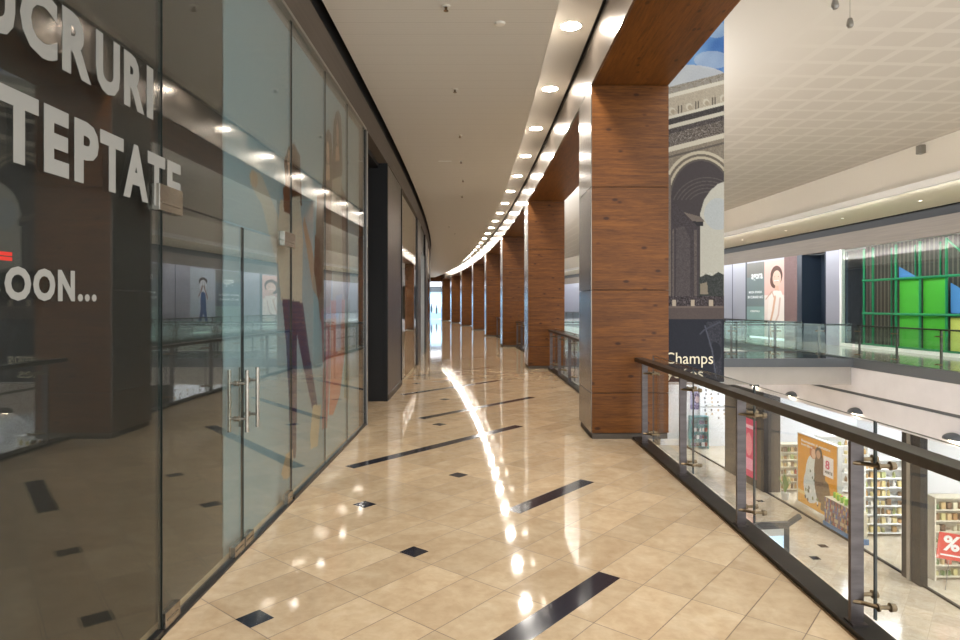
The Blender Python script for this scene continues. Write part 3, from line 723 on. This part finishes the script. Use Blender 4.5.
Y = 3.05*F/(305-161); o = MB().box((-.14, -.03, -.006), (.14, .03, 0)).build('ceiling_slot_vent', 'white'); o.location = ((445-483)*Y/F, Y, 4.75); tag(o, 'small white slot plate on the corridor ceiling beside a sprinkler', 'ceiling plate')  # plate of a slot vent
# hanging sensor in the atrium and speaker on the fascia
for px, py, lab in ((850, 22, 'small silver sensor hanging from the atrium ceiling'), (835, 3, 'higher small sensor on the atrium ceiling, nearest the viewer')):
    z = 5.75; Y = (z-H)*F/(305-py); r = empty('hanging_sensor', ((px-483)*Y/F, Y, z), 0, label=lab, cat='sensor')
    MB().tube([(0, 0, .05), (0, 0, .35)], .004, 6).build('cable', 'frame_silver', r)
    MB().lathe([(0, .06), (.03, .05), (.045, 0), (.05, -.05), (.03, -.08), (0, -.085)], seg=14).build('body', 'frame_silver', r)
Y = zx(920, XG-.1); o = MB().box((-.06, -.1, -.12), (.1, .1, .12)).build('fascia_speaker', 'frame_silver', bevel=.02); o.location = (XG-.1-sh(Y), Y, 5.92); tag(o, 'small grey speaker box at the top of the pale atrium fascia', 'speaker')

# ------------------------------------------------------------------ gallery: posters, scaffold, window
def gal_poster(y0, y1, name, draw, label, z0=.05, z1=3.95, bgc=(120, 140, 142), du=.02):
    P = Pic(0, 0, y1-y0, z1-z0, du, bgc); draw(P, y1-y0, z1-z0); ym = (y0+y1)/2
    # u runs from the far end to the near end, as read from the atrium
    r = empty(name, (XW-sh(ym), ym, 0), 0, label=label, cat='poster')
    b = MB(); b.sweep(rect(XW+.0, z0, XW+.05, z1+.07), y0+.01, y1-.01, 1); bo = b.build('board', 'panel_grey', r)
    for v in bo.data.vertices: v.co -= Vector((XW-sh(ym), ym, 0))
    shv = np.vectorize(sh)
    P.mesh('print', lambda U, V: (-shv(y1-U)-.008+sh(ym), y1-U-ym, z0+V), 'printed', r)
    return r
def woman_face(P, w, h):
    P.put(P.V > h*.55, (214, 176, 168)); P.put(P.V <= h*.55, (226, 214, 208))
    cx = w*.62
    P.ell(cx, h*.80, w*.30, h*.125, (84, 56, 48)); P.ell(cx-.1*w, h*.74, w*.22, h*.10, (84, 56, 48))
    P.ell(cx+.02*w, h*.765, w*.21, h*.10, (216, 182, 166)); P.limb([(cx-.1*w, h*.735), (cx, h*.728), (cx+.1*w, h*.735)], .03, (238, 230, 226)); P.limb([(cx-.08*w, h*.722), (cx+.08*w, h*.722)], .015, (170, 80, 76))
    for s in (-.09, .1): P.ell(cx+s*w, h*.785, .035, .02, (60, 44, 40))
    P.poly([(cx-.06*w, h*.67), (cx+.1*w, h*.67), (cx+.14*w, h*.58), (cx-.1*w, h*.58)], (206, 168, 150))
    P.poly([(w*.1, 0), (w*.22, h*.52), (w*.5, h*.61), (w*.85, h*.60), (w, h*.5), (w, 0)], (232, 224, 220))
    P.limb([(w*.08, h*.5), (w*.4, h*.6), (w*.5, h*.52)], .035, (190, 158, 140)); P.limb([(w*.55, h*.52), (w*.45, h*.35), (w*.3, h*.18), (w*.35, 0)], [.1, .09, .08, .07], (210, 170, 146))
    P.limb([(w*.8, h*.5), (w*.72, h*.3), (w*.5, h*.16)], [.08, .07, .06], (206, 180, 170))
def woman_walk(P, w, h):
    P.put(P.V > 0, (172, 186, 200)); P.put(P.V > h*.5, (184, 190, 200), .6)
    c = w*.5
    P.ell(c, h*.80, w*.17, h*.06, (44, 30, 30)); P.ell(c+.03, h*.775, w*.09, h*.04, (120, 82, 66))
    P.limb([(c, h*.72), (c+.02, h*.58)], [w*.14, w*.10], (206, 208, 214)); P.limb([(c-.1, h*.72), (c-.35, h*.6), (c-.55, h*.52)], [.07, .05, .04], (128, 88, 70)); P.limb([(c+.1, h*.72), (c+.3, h*.62), (c+.55, h*.56)], [.07, .05, .04], (128, 88, 70))
    P.limb([(c, h*.56), (c+.1, h*.35), (c+.5, h*.12)], [w*.10, w*.07, w*.04], (48, 84, 140)); P.limb([(c, h*.56), (c-.15, h*.35), (c-.45, h*.12)], [w*.10, w*.07, w*.04], (58, 96, 152))
    P.limb([(c+.5, h*.11), (c+.62, h*.09)], .05, (230, 230, 230)); P.limb([(c-.45, h*.11), (c-.6, h*.08)], .05, (230, 230, 230))
def text_panel(P, w, h):
    P.put(P.V > h*.8, (112, 112, 108)); P.put(P.V < h*.4, (124, 152, 150))
ya, yb = zx(764.5, XW), zx(747, XW)
r = gal_poster(ya, yb, 'poster', text_panel, 'grey teal panel with white writing beside the smiling woman poster', bgc=(108, 122, 124))
mat('gallery_letter', (226, 232, 236), .5)
def gtext(r, s, u0, u1, z0, z1, y1):
    t = text('lettering', s, 'gallery_letter', u1-u0, z1-z0, .004, r, bold=.02)
    yl = y1-u0; t.rotation_euler = (0, 0, -math.pi/2-ang(yl)+0); t.location = (-sh(yl)+sh(r.location.y)-.02, yl-r.location.y, z0)
    t.rotation_euler = (0, 0, -math.pi/2+ang(yl))
w = yb-ya
gtext(r, 'agora', w*.28, w*.92, 2.95, 3.35, yb); gtext(r, 'MODA STRADA', w*.14, w*.88, 2.32, 2.44, yb); gtext(r, 'IN CURAND AICI', w*.08, w*.94, 2.05, 2.19, yb); gtext(r, 'CENTRU', w*.22, w*.75, 1.32, 1.42, yb)
ya, yb = zx(784.3, XW), zx(764.5, XW)
gal_poster(ya, yb, 'poster', woman_face, 'tall pink poster of a smiling dark haired woman on the opposite gallery')
gal_poster(38.1, 41.0, 'poster', woman_walk, 'pale blue poster of a walking woman in jeans, seen mirrored in glass')
r = gal_poster(41.0, 44.4, 'poster', text_panel, 'grey blue panel with white writing beside the walking woman poster', bgc=(98, 112, 124))
gtext(r, 'gap', 1.0, 2.4, 2.9, 3.4, 44.4); gtext(r, 'MODA STRADA', .4, 3.0, 2.3, 2.44, 44.4); gtext(r, 'IN CURAND', .4, 3.0, 2.0, 2.14, 44.4)
gal_poster(47.6, 51.5, 'poster', woman_face, 'far pink poster of a woman with dark hair, beyond the walking woman poster')

ya, yb = 12.0, zx(842, XW)
g = MB(); g.sweep(rect(XW, .12, XW+.012, 4.02), ya, yb, 1); struct(g.build('window_4', 'glass_green'))
g = MB(); g.sweep(rect(XW-.03, 0, XW+.1, .12), ya, yb, 1); struct(g.build('trim_23', 'white'))
# slatted dark interior
m_, t_, b_ = base('slatted_dark')
sx = t_.new('ShaderNodeSeparateXYZ'); t_.l.new(t_.coords(), sx.inputs[0])
fr = t_.math('LESS_THAN', t_.math('FRACT', t_.math('DIVIDE', sx.outputs[1], .22)), .35)
t_.l.new(t_.mix(fr, s2l((66, 54, 50))+(1,), s2l((118, 104, 94))+(1,)), b_.inputs['Base Color'])
b = MB(); b.sweep(rect(XW+1.3, 0, XW+1.35, 4.24), ya, zx(866, XW+1.3), 1); struct(b.build('wall_right', 'slatted_dark'))
b = MB(); b.sweep(rect(XW+2.4, 0, XW+2.45, 4.24), zx(870, XW+2.4), zx(836, XW+2.4)+2, 1); struct(b.build('wall_right', 'pier_dark'))
b = MB(); b.sweep(rect(XW+.3, 4.25, XW+3, 4.3), ya, yb+6, 1); struct(b.build('ceiling', 'pier_dark'))
ysx = [zx(p, XW+.45) for p in (864, 873, 896, 920, 946.5, 972)]
sy = (ysx[0]+ysx[-1])/2; sxx = XW+.45
sc_ = empty('scaffold', (sxx-sh(sy), sy, 0), 0, label='bright green tube scaffold standing behind the gallery window', cat='scaffold')
def loc(o):
    for v in o.data.vertices: v.co -= Vector((sxx-sh(sy), sy, 0))
    return o
for y in ysx: loc(MB().tube([(sxx-sh(y), y, 0), (sxx-sh(y), y, 3.98)], .045, 8).build('upright', 'scaffold_green', sc_))
for z in (.12, 1.36, 2.68):
    loc(MB().tube([(sxx-sh(y)-.05, y, z) for y in ysx], .045, 8).build('crossbar', 'scaffold_green', sc_))
for y in ysx[1:4]: loc(MB().tube([(sxx+.8-sh(y), y+.1, 0), (sxx+.8-sh(y), y+.1, 3.98)], .03, 8).build('upright', 'scaffold_green', sc_))
loc(MB().tube([(sxx-sh(ysx[4]), ysx[4], 3.95), (sxx-sh(ysx[5]), ysx[5], 3.1)], .035, 8).build('brace', 'scaffold_green', sc_))
def sheet(name, ya, yb, z0, z1, m, lab, dx=.06, tri=None):
    if tri: ya, yb = min(q[0] for q in tri), max(q[0] for q in tri)
    ym = (ya+yb)/2; ox = sxx+dx-sh(ym)
    b = MB()
    if tri: b.poly([(0, y-ym, z) for y, z in tri]); b.poly([(.01, y-ym, z) for y, z in tri][::-1])
    else: b.box((0, ya-ym, z0), (.012, yb-ym, z1))
    o = b.build(name, m); o.location = (ox, ym, 0); tag(o, lab, 'sheet'); return o
sheet('plastic_sheet', ysx[3]+.02, ysx[2]-.05, .1, 2.66, 'sheet_green', 'bright green sheet on the scaffold, its upper corner beside the small blue triangle', .07)
sheet('plastic_sheet', ysx[4]+.05, ysx[3]-.02, .1, 2.66, 'sheet_green', 'bright green sheet on the scaffold, next to the yellow sheet', .07)
sheet('plastic_sheet', ysx[5]-.5, ysx[4]-.04, .05, 1.28, 'sheet_yellow', 'yellow sheet low on the green scaffold', .07)
sheet('plastic_sheet', 0, 0, 0, 0, 'sheet_blue', 'large blue sheet cut at a slant above the yellow sheet', .07, tri=[(ysx[4]-.05, 1.42), (ysx[5]-.5, 1.42), (ysx[5]-.5, 1.75), (ysx[4]-.05, 2.45)])
sheet('plastic_sheet', 0, 0, 0, 0, 'sheet_blue', 'small blue triangle of sheet above the green sheets', .07, tri=[(ysx[2]-.02, 2.72), (ysx[2]-1.0, 2.72), (ysx[2]-.02, 3.15)])

# wall lamps under the gallery
def make_wall_lamp():
    r = empty('wall_lamp', (0, 0, 0)); b = MB(); n = 14
    for i in range(n):
        for j in range(6):
            a0, a1 = math.pi*i/n, math.pi*(i+1)/n; e0, e1 = math.pi/2*j/6, math.pi/2*(j+1)/6
            q = [(-.26*math.cos(e)*math.sin(a), .3*math.cos(e)*math.cos(a), .16*math.sin(e)) for a, e in ((a0, e0), (a1, e0), (a1, e1), (a0, e1))]
            b.poly(q)
    b.build('shade', 'grey_band', r, fix=False)
    MB().lathe([(0, -.05), (.06, -.03), (.08, .02), (.06, .06), (0, .07)], (-.1, 0, 0), 14).build('bulb', 'bulb_glow', r)
    return r
wl0 = make_wall_lamp()
for k, px in enumerate((955, 857, 793, 756)):
    Y = zx(px, XG-.2); l = wl0 if k == 0 else copy_tree(wl0); l.location = (XG-.2-sh(Y), Y, -1.66); l.rotation_euler = (0, 0, ang(Y))
    tag(l, 'half dome wall lamp under the opposite gallery, %s from the viewer' % ('nearest', 'second', 'third', 'fourth')[k], 'wall lamp', 'half dome lamps under the gallery')

# ------------------------------------------------------------------ lower shops
def lseg(name, y0, y1, x0, x1, z0, z1, m): b = MB(); b.sweep(rect(x0, z0, x1, z1), y0, y1, 1); return b.build(name, m)
ZL = -6.1
yc = [zx(p, XL) for p in (766, 727)]; yd = [zx(p, XL) for p in (924, 905)]
struct(lseg('wall_right', yc[0], yc[1], XL-.1, XL+.6, ZL, -1.85, 'frame_dark'))
struct(lseg('wall_right', yd[0], yd[1], XL-.1, XL+.1, ZL, -1.85, 'frame_dark')); struct(lseg('trim_24', (yd[0]+yd[1])/2-.02, (yd[0]+yd[1])/2+.12, XL-.14, XL-.1, ZL, -1.85, 'frame_silver'))
for nme, (a, c) in {'window_5': (yc[1], 35.3), 'window_6': (yd[1], yc[0]), 'window_7': (8, yd[0])}.items():
    struct(lseg(nme, a, c, XL, XL+.012, ZL+.05, -1.85, 'glass'))
    struct(lseg('trim_25', a, c, XL-.03, XL+.05, ZL, ZL+.05, 'gap_black'))
struct(lseg('ceiling', 8, 45, XL+.05, XL+8, -1.95, -1.85, 'shop_white'))
for y in (12, 16, 20, 23, 26, 30, 33.5): struct(lseg('ceiling_light_panel', y, y+1.0, XL+.5, XL+6, -2.0, -1.95, 'panel_glow'))
struct(lseg('wall_right', 8, 50, XL+5.5, XL+5.6, ZL, -1.9, 'shop_white'))
def part_wall(y, x0, x1): struct(MB().box((x0, y, ZL), (x1, y+.1, -1.95)).build('wall_back', 'shop_white'))
part_wall(29.3, XL-.2, XL+5); part_wall(19.6, XL+.9, XL+5.5); part_wall(35.6, XL-2.5, XL+5)
struct(lseg('wall_right', 35.7, 60, XL-.1, XL+.1, ZL, -1.85, 'shelf_cream'))
for k in range(5): struct(lseg('trim_26', 36+k*3.2, 36.5+k*3.2, XL-.3, XL-.1, ZL, -1.85, 'frame_dark'))

def facing(px, py): Y = 7.8*F/(py-305); return (px-483)*Y/F, Y
# stuff for sale: prototypes then copies
def proto(name, prof, m, cap=None):
    r = MB().lathe(prof, seg=8).build(name, m); return r
PC = {}
def goods(kind, colour):
    k = (kind, colour)
    if k not in PC:
        mn = 'goods_%02d%02d%02d' % tuple(c//3 for c in colour); mat(mn, colour, .4)
        b = MB()
        if kind == 'bottle': b.lathe([(0, 0), (.038, 0), (.038, .11), (.015, .135), (.015, .165), (0, .165)], seg=8)
        elif kind == 'jar': b.lathe([(0, 0), (.045, 0), (.048, .06), (.045, .10), (0, .10)], seg=8)
        else: b.box((-.05, -.04, 0), (.05, .04, .15))
        me = b.build(kind, mn); PC[k] = me.data; bpy.data.objects.remove(me)
    o = bpy.data.objects.new({'bottle': 'bottle', 'jar': 'jar', 'box': 'product_box'}[kind], PC[k]); COL.objects.link(o); return o
PALE = [(222, 206, 150), (206, 190, 130), (230, 226, 214), (186, 150, 96), (160, 168, 110), (214, 170, 120), (120, 92, 60)]
BROWN = [(120, 90, 56), (150, 110, 60), (96, 66, 44), (190, 160, 110), (100, 120, 70), (170, 70, 50), (200, 190, 160)]
def shelf_unit(x, y, w, h, nsh, lab, pal, cnt, glab, group, rz=0, d=.4, frame='shelf_cream', kinds=('bottle', 'jar', 'box'), sc=1.0):
    r = empty('shelf_unit', (x, y, ZL), rz, label=lab, cat='shelf unit')
    MB().box((-w/2, d/2-.02, 0), (w/2, d/2, h)).build('back_panel', frame, r)
    for s in (-1, 1): MB().box((s*w/2-.02, -d/2, 0), (s*w/2+.02, d/2, h)).build('side_panel', frame, r)
    M = Matrix.Translation((x, y, ZL)) @ Matrix.Rotation(rz, 4, 'Z')
    for i in range(nsh):
        z = .12+i*(h-.15)/nsh
        MB().box((-w/2+.021, -d/2, z-.025), (w/2-.021, d/2-.021, z)).build('shelf', frame, r)
        for j in range(cnt):
            if random.random() < .06: continue
            kd = random.choice(kinds); o = goods(kd, random.choice(pal))
            u = -w/2+.1+(w-.2)*j/(cnt-1); p = M @ Vector((u, -d/2+.11, z+.001)); o.location = p; o.rotation_euler = (0, 0, rz)
            o.scale = (sc, sc, sc*min(1.0, ((h-.15)/nsh-.06)/(.165*sc)))
            tag(o, glab, kd if kd != 'box' else 'box', group)
    MB().box((-w/2, -d/2, h-.03), (w/2, d/2, h)).build('top_panel', frame, r)
    return r
GL = 'small cosmetic %s on the shelves of the lower floor shop'
x, y = facing(782, 494)
shelf_unit(x+.75, 26.9, 1.35, 2.0, 6, 'cream shelf unit of jars behind the glass, beside the dark pier', PALE+BROWN, 9, 'small pale jar, bottle or box on the cream shelf unit beside the dark pier', 'goods on the shelves beside the dark pier', sc=1.25)
shelf_unit(13.72, 21.75, 1.7, 2.6, 8, 'tall lit shelf unit of cosmetics seen between railing post and shop pier', PALE, 9, 'small pale bottle, jar or box on the tall lit shelf unit by the orange poster', 'goods on the tall lit shelves', frame='white', sc=1.3)
shelf_unit(13.75, 18.3, 1.9, 2.35, 7, 'wide shelf unit of packets behind the red percent sign', BROWN+[(190, 180, 120), (90, 120, 60)], 11, 'small packet or jar on the wide shelf unit behind the red percent sign', 'goods behind the red percent sign', kinds=('box', 'jar'), sc=1.2)
x, y = facing(694, 446)
shelf_unit(11.75, 34.9, .95, 1.75, 4, 'teal shelf unit with dark bottles against the white shop wall', [(60, 50, 60), (150, 60, 50), (230, 230, 230), (90, 60, 110)], 6, 'tiny bottle on the teal shelf unit', 'bottles on the teal shelves', frame='teal', kinds=('bottle', 'box'), sc=1.3)
shelf_unit(14.9, 26.6, 2.0, 2.4, 6, 'long shelf unit against the white shop wall behind the orange poster', PALE, 8, 'small pale jar or bottle on the long shelf unit behind the orange poster', 'goods on the shelves behind the orange poster', frame='white', sc=1.4)
# white display wall with small dark goods, counter
P = Pic(0, 0, 2.4, 3.3, .025, (232, 234, 238))
for i in range(8):
    for j in range(6):
        if random.random() < .75: P.ell(.3+j*.36+random.uniform(-.05, .05), 1.55+i*.22, .05, .07, random.choice([(70, 70, 84), (120, 116, 120), (180, 150, 120)]))
P.put((P.V > 2.1) & (P.V < 2.22), (176, 178, 180))
for i in range(5):
    for j in range(7): P.ell(.25+j*.32, .25+i*.24, .022, .022, (176, 178, 184))
r = empty('display_board', (13.2, 35.4, ZL), 0, label='white display wall dotted with small dark goods in the lower shop', cat='display')
MB().box((-1.2, 0, 0), (1.2, .1, 3.3)).build('board', 'shop_white', r)
P.mesh('print', lambda U, V: (U-1.2, 0*U-.006, V), 'printed', r)
P = Pic(0, 0, .7, 1.0, .03, (150, 150, 190)); P.ell(.38, .62, .22, .3, (60, 50, 110)); P.ell(.4, .55, .13, .18, (214, 186, 190)); P.put(P.V < .25, (70, 60, 130))
r = empty('poster', (11.85, 35.55, ZL+2.0), 0, label='small violet portrait poster above the teal shelf unit', cat='poster')
MB().box((-.35, 0, 0), (.35, .03, 1.0)).build('board', 'white', r); P.mesh('print', lambda U, V: (U-.35, 0*U-.006, V), 'printed', r)
# orange light box with people
ya, yb = zx(837, XL+.5), zx(798, XL+.5); ym = (ya+yb)/2; xo = XL+.5-sh(ym); w = yb-ya; h = 2.65
P = Pic(0, 0, w, h, .018, (222, 150, 30))
P.put(P.V < .5, (226, 196, 130)); P.put((P.V < .35), (220, 160, 60))
P.ell(w*.40, h*.42, w*.19, h*.34, (222, 226, 224)); P.ell(w*.33, h*.3, w*.17, h*.24, (212, 218, 220)); P.ell(w*.42, h*.80, w*.10, h*.09, (186, 110, 60)); P.ell(w*.43, h*.785, w*.06, h*.07, (222, 178, 150))
P.ell(w*.58, h*.5, w*.14, h*.36, (112, 84, 62)); P.ell(w*.56, h*.82, w*.09, h*.085, (66, 44, 34)); P.ell(w*.55, h*.80, w*.055, h*.06, (196, 150, 122))
P.poly([(w*.6, h*.05), (w*.95, h*.02), (w*.8, h*.45), (w*.68, h*.5)], (120, 96, 70))
for _ in range(16): P.ell(w*random.uniform(.18, .55), h*random.uniform(.08, .28), .05, .07, random.choice([(70, 66, 60), (110, 120, 60), (236, 236, 236)]))
for u, v in ((.34, .52), (.46, .5), (.4, .44), (.44, .41)): P.ell(w*u, h*v, .045, .05, (60, 90, 80))
P.poly([(w*.68, h*.55), (w*.92, h*.55), (w*.92, h*.82), (w*.68, h*.82)], (240, 234, 236))
r = empty('light_box', (xo, ym, ZL+.1), ang(ym), label='big orange poster box of two people standing behind the lower shop glass', cat='poster')
MB().box((.0, -w/2-.06, 0), (.15, w/2+.06, h+.06)).build('housing', 'kiosk_pale', r)
P.mesh('print', lambda U, V: (0*U-.006, w/2-U, V+.03), 'printed', r)
for s, u0, u1, z0, z1, m in (('frumusete si sanatate', .1, .85, .91, .95, 'white'), ('ingrijire', .1, .4, .85, .89, 'white'), ('8', .73, .83, .66, .78, 'pink'), ('MARTIE', .72, .9, .60, .64, 'kiosk_grey')):
    t = text('lettering', s, m, (u1-u0)*w, (z1-z0)*h, .004, r, bold=.02); t.rotation_euler = (0, 0, -math.pi/2); t.location = (-.01, w/2-u0*w, z0*h)
# bargain bin in front of the light box
BYM = zx(841, XL+.1); BXM = XL+.05-sh(BYM)
r = empty('bargain_bin', (BXM, BYM, ZL), ang(21), label='low blue display bin heaped with striped packets beside the orange poster', cat='bin')
MB().box((-.02, -.95, 0), (.40, .95, .18)).build('base', 'bin_blue', r); MB().box((.02, -.9, .18), (.38, .9, 1.05)).build('basket', 'shelf_cream', r)
P = Pic(0, 0, 1.8, .85, .03, (120, 100, 96))
for i in range(6):
    for j in range(22):
        P.poly([(j*.082, i*.142), (j*.082+.07, i*.142), (j*.082+.07, i*.142+.115), (j*.082, i*.142+.115)], random.choice([(150, 60, 60), (70, 110, 160), (190, 170, 140), (60, 50, 50), (110, 80, 120), (180, 140, 90)]))
P.mesh('print', lambda U, V: (0*U+.012, .9-U, .19+V), 'printed', r)
for k in range(18):
    o = goods('box', random.choice([(210, 220, 60), (120, 180, 60), (60, 130, 190), (200, 60, 60)])); o.location = (BXM+.1+random.uniform(0, .18), BYM-.75+k*.085, ZL+1.055); o.rotation_euler = (0, 0, random.uniform(-.15, .15)); o.scale = (.7, .7, 1.3)
    tag(o, 'bright packet standing on top of the blue bargain bin', 'box', 'packets on the bargain bin')
# plant in shop
x, y = 11.9, 25.6
r = empty('potted_plant', (12.1, zx(795, XL+.2)+.85, ZL), 0, label='small green potted plant between cream shelves and orange poster', cat='plant')
MB().lathe([(0, 0), (.12, 0), (.16, .3), (.13, .3), (.12, .26), (0, .26)], seg=14).build('pot', 'kiosk_pale', r)
mat('leaf', (92, 140, 60), .5); b = MB()
for k in range(26):
    a = random.uniform(0, 6.28); l = random.uniform(.5, .9); s = random.uniform(.1, .3); d = Vector((math.cos(a), math.sin(a), 0)); n = Vector((-d.y, d.x, 0))*.025
    p0_ = Vector((0, 0, .26)); p1 = p0_+d*s*.5+Vector((0, 0, l*.6)); p2 = p0_+d*s+Vector((0, 0, l))
    b.poly([p0_-n*.5, p0_+n*.5, p1+n, p2, p1-n])
b.build('foliage', 'leaf', r, fix=False)
# pink poster on pier, red percent sign
Y = zx(749.5, XL-.12); P = Pic(0, 0, 1.15, 2.5, .03, (204, 50, 104)); P.ell(.55, 1.4, .3, .5, (220, 130, 150)); P.put((P.V > 2.1) & (P.V < 2.25) & (P.U > .15) & (P.U < 1), (236, 190, 210)); P.put((P.V > .3) & (P.V < .8) & (P.U > .2) & (P.U < .9), (226, 150, 184))
r = empty('poster', (XL-.13-sh(Y), Y, ZL+.35), ang(Y), label='narrow magenta poster on the dark shop pier of the lower floor', cat='poster')
MB().box((0, -.575, 0), (.03, .575, 2.5)).build('board', 'pink', r); P.mesh('print', lambda U, V: (0*U-.006, .575-U, V), 'printed', r)
r = empty('sale_sign', (12.72, 17.45, ZL+.85), 0, label='square red sale sign with a white percent mark, tilted slightly', cat='sign')
MB().box((-.32, 0, 0), (.32, .015, .72)).build('board', 'red', r); t = text('symbol', '%', 'white', .4, .42, .004, r, bold=.03); t.location = (-.2, -.004, .24); MB().box((-.24, -.006, .1), (.24, 0, .14)).build('underline', 'white', r)
r.rotation_euler = (0, math.radians(6), math.radians(-14))
MB_ = MB().tube([(.0, .03, -.85), (.0, .03, 0)], .012, 8).build('stand', 'frame_silver', r)
# kiosk on the lower floor
Y = 18.2; x = (771-483)*Y/F
r = empty('info_kiosk', (x, Y, ZL), math.radians(8), label='dark framed directory kiosk with a lit screen on the lower floor', cat='kiosk')
MB().box((-.52, -.08, 1.45), (.52, .08, 1.62)).box((-.52, -.08, 0), (-.36, .08, 1.45)).box((.36, -.08, 0), (.52, .08, 1.45)).box((-.36, -.08, 0), (.36, .08, .35)).build('frame', 'kiosk_grey', r, bevel=.01)
MB().box((-.36, -.05, .35), (.36, .05, 1.25)).build('screen', 'screen', r); MB().box((-.36, -.06, 1.25), (.36, .06, 1.45)).build('header', 'kiosk_pale', r)
MB().box((.52, -.05, 1.48), (.98, .05, 1.60), M=Matrix.Translation((.52, 0, 1.5)) @ Matrix.Rotation(math.radians(-30), 4, 'Y') @ Matrix.Translation((-.52, 0, -1.5))).build('sign_arm', 'kiosk_grey', r)
for px, py, lab in ((801, 546, 'nearer'), (815, 549, 'farther')): pass
for k, (px, py) in enumerate(((823, 546), (815, 558), (760, 501))):
    xx, yy = facing(px, py); o = MB().box((-.13, -.13, 0), (.13, .13, .004)).build('floor_inlay', 'black_inlay'); o.location = (xx, yy, ZL); struct(o)
# added unseen lamps under our own walkway, to brighten the lower floor
for k, y in enumerate((8, 14, 20, 26, 32)):
    la = bpy.data.lights.new('lower_mall_fill', 'AREA'); la.shape = 'DISK'; la.size = .5; la.energy = 260; la.color = (1, .94, .84)
    o = bpy.data.objects.new('lower_mall_fill', la); COL.objects.link(o); o.location = (1.2-sh(y), y, -1.1)
# gallery soffit lamps
mat('lamp_dim', (255, 246, 230), .5, emit=2.5)
GLamp = empty('ceiling_lamp', (0, 0, 0)); MB().lathe([(.05, 0), (.05, -.006), (.065, -.008), (.07, 0)], seg=16).build('trim_ring', 'lamp_ring', GLamp); MB().lathe([(0, -.003), (.05, -.003)], seg=16).build('bulb', 'lamp_dim', GLamp, fix=False)
for k in range(12):
    y = 12+k*4; l = GLamp if k == 0 else copy_tree(GLamp); l.location = (XG+1.8-sh(y), y, 4.955); tag(l, 'small round lamp in the cream ceiling of the opposite gallery', 'ceiling lamp', 'lamps over the opposite gallery')
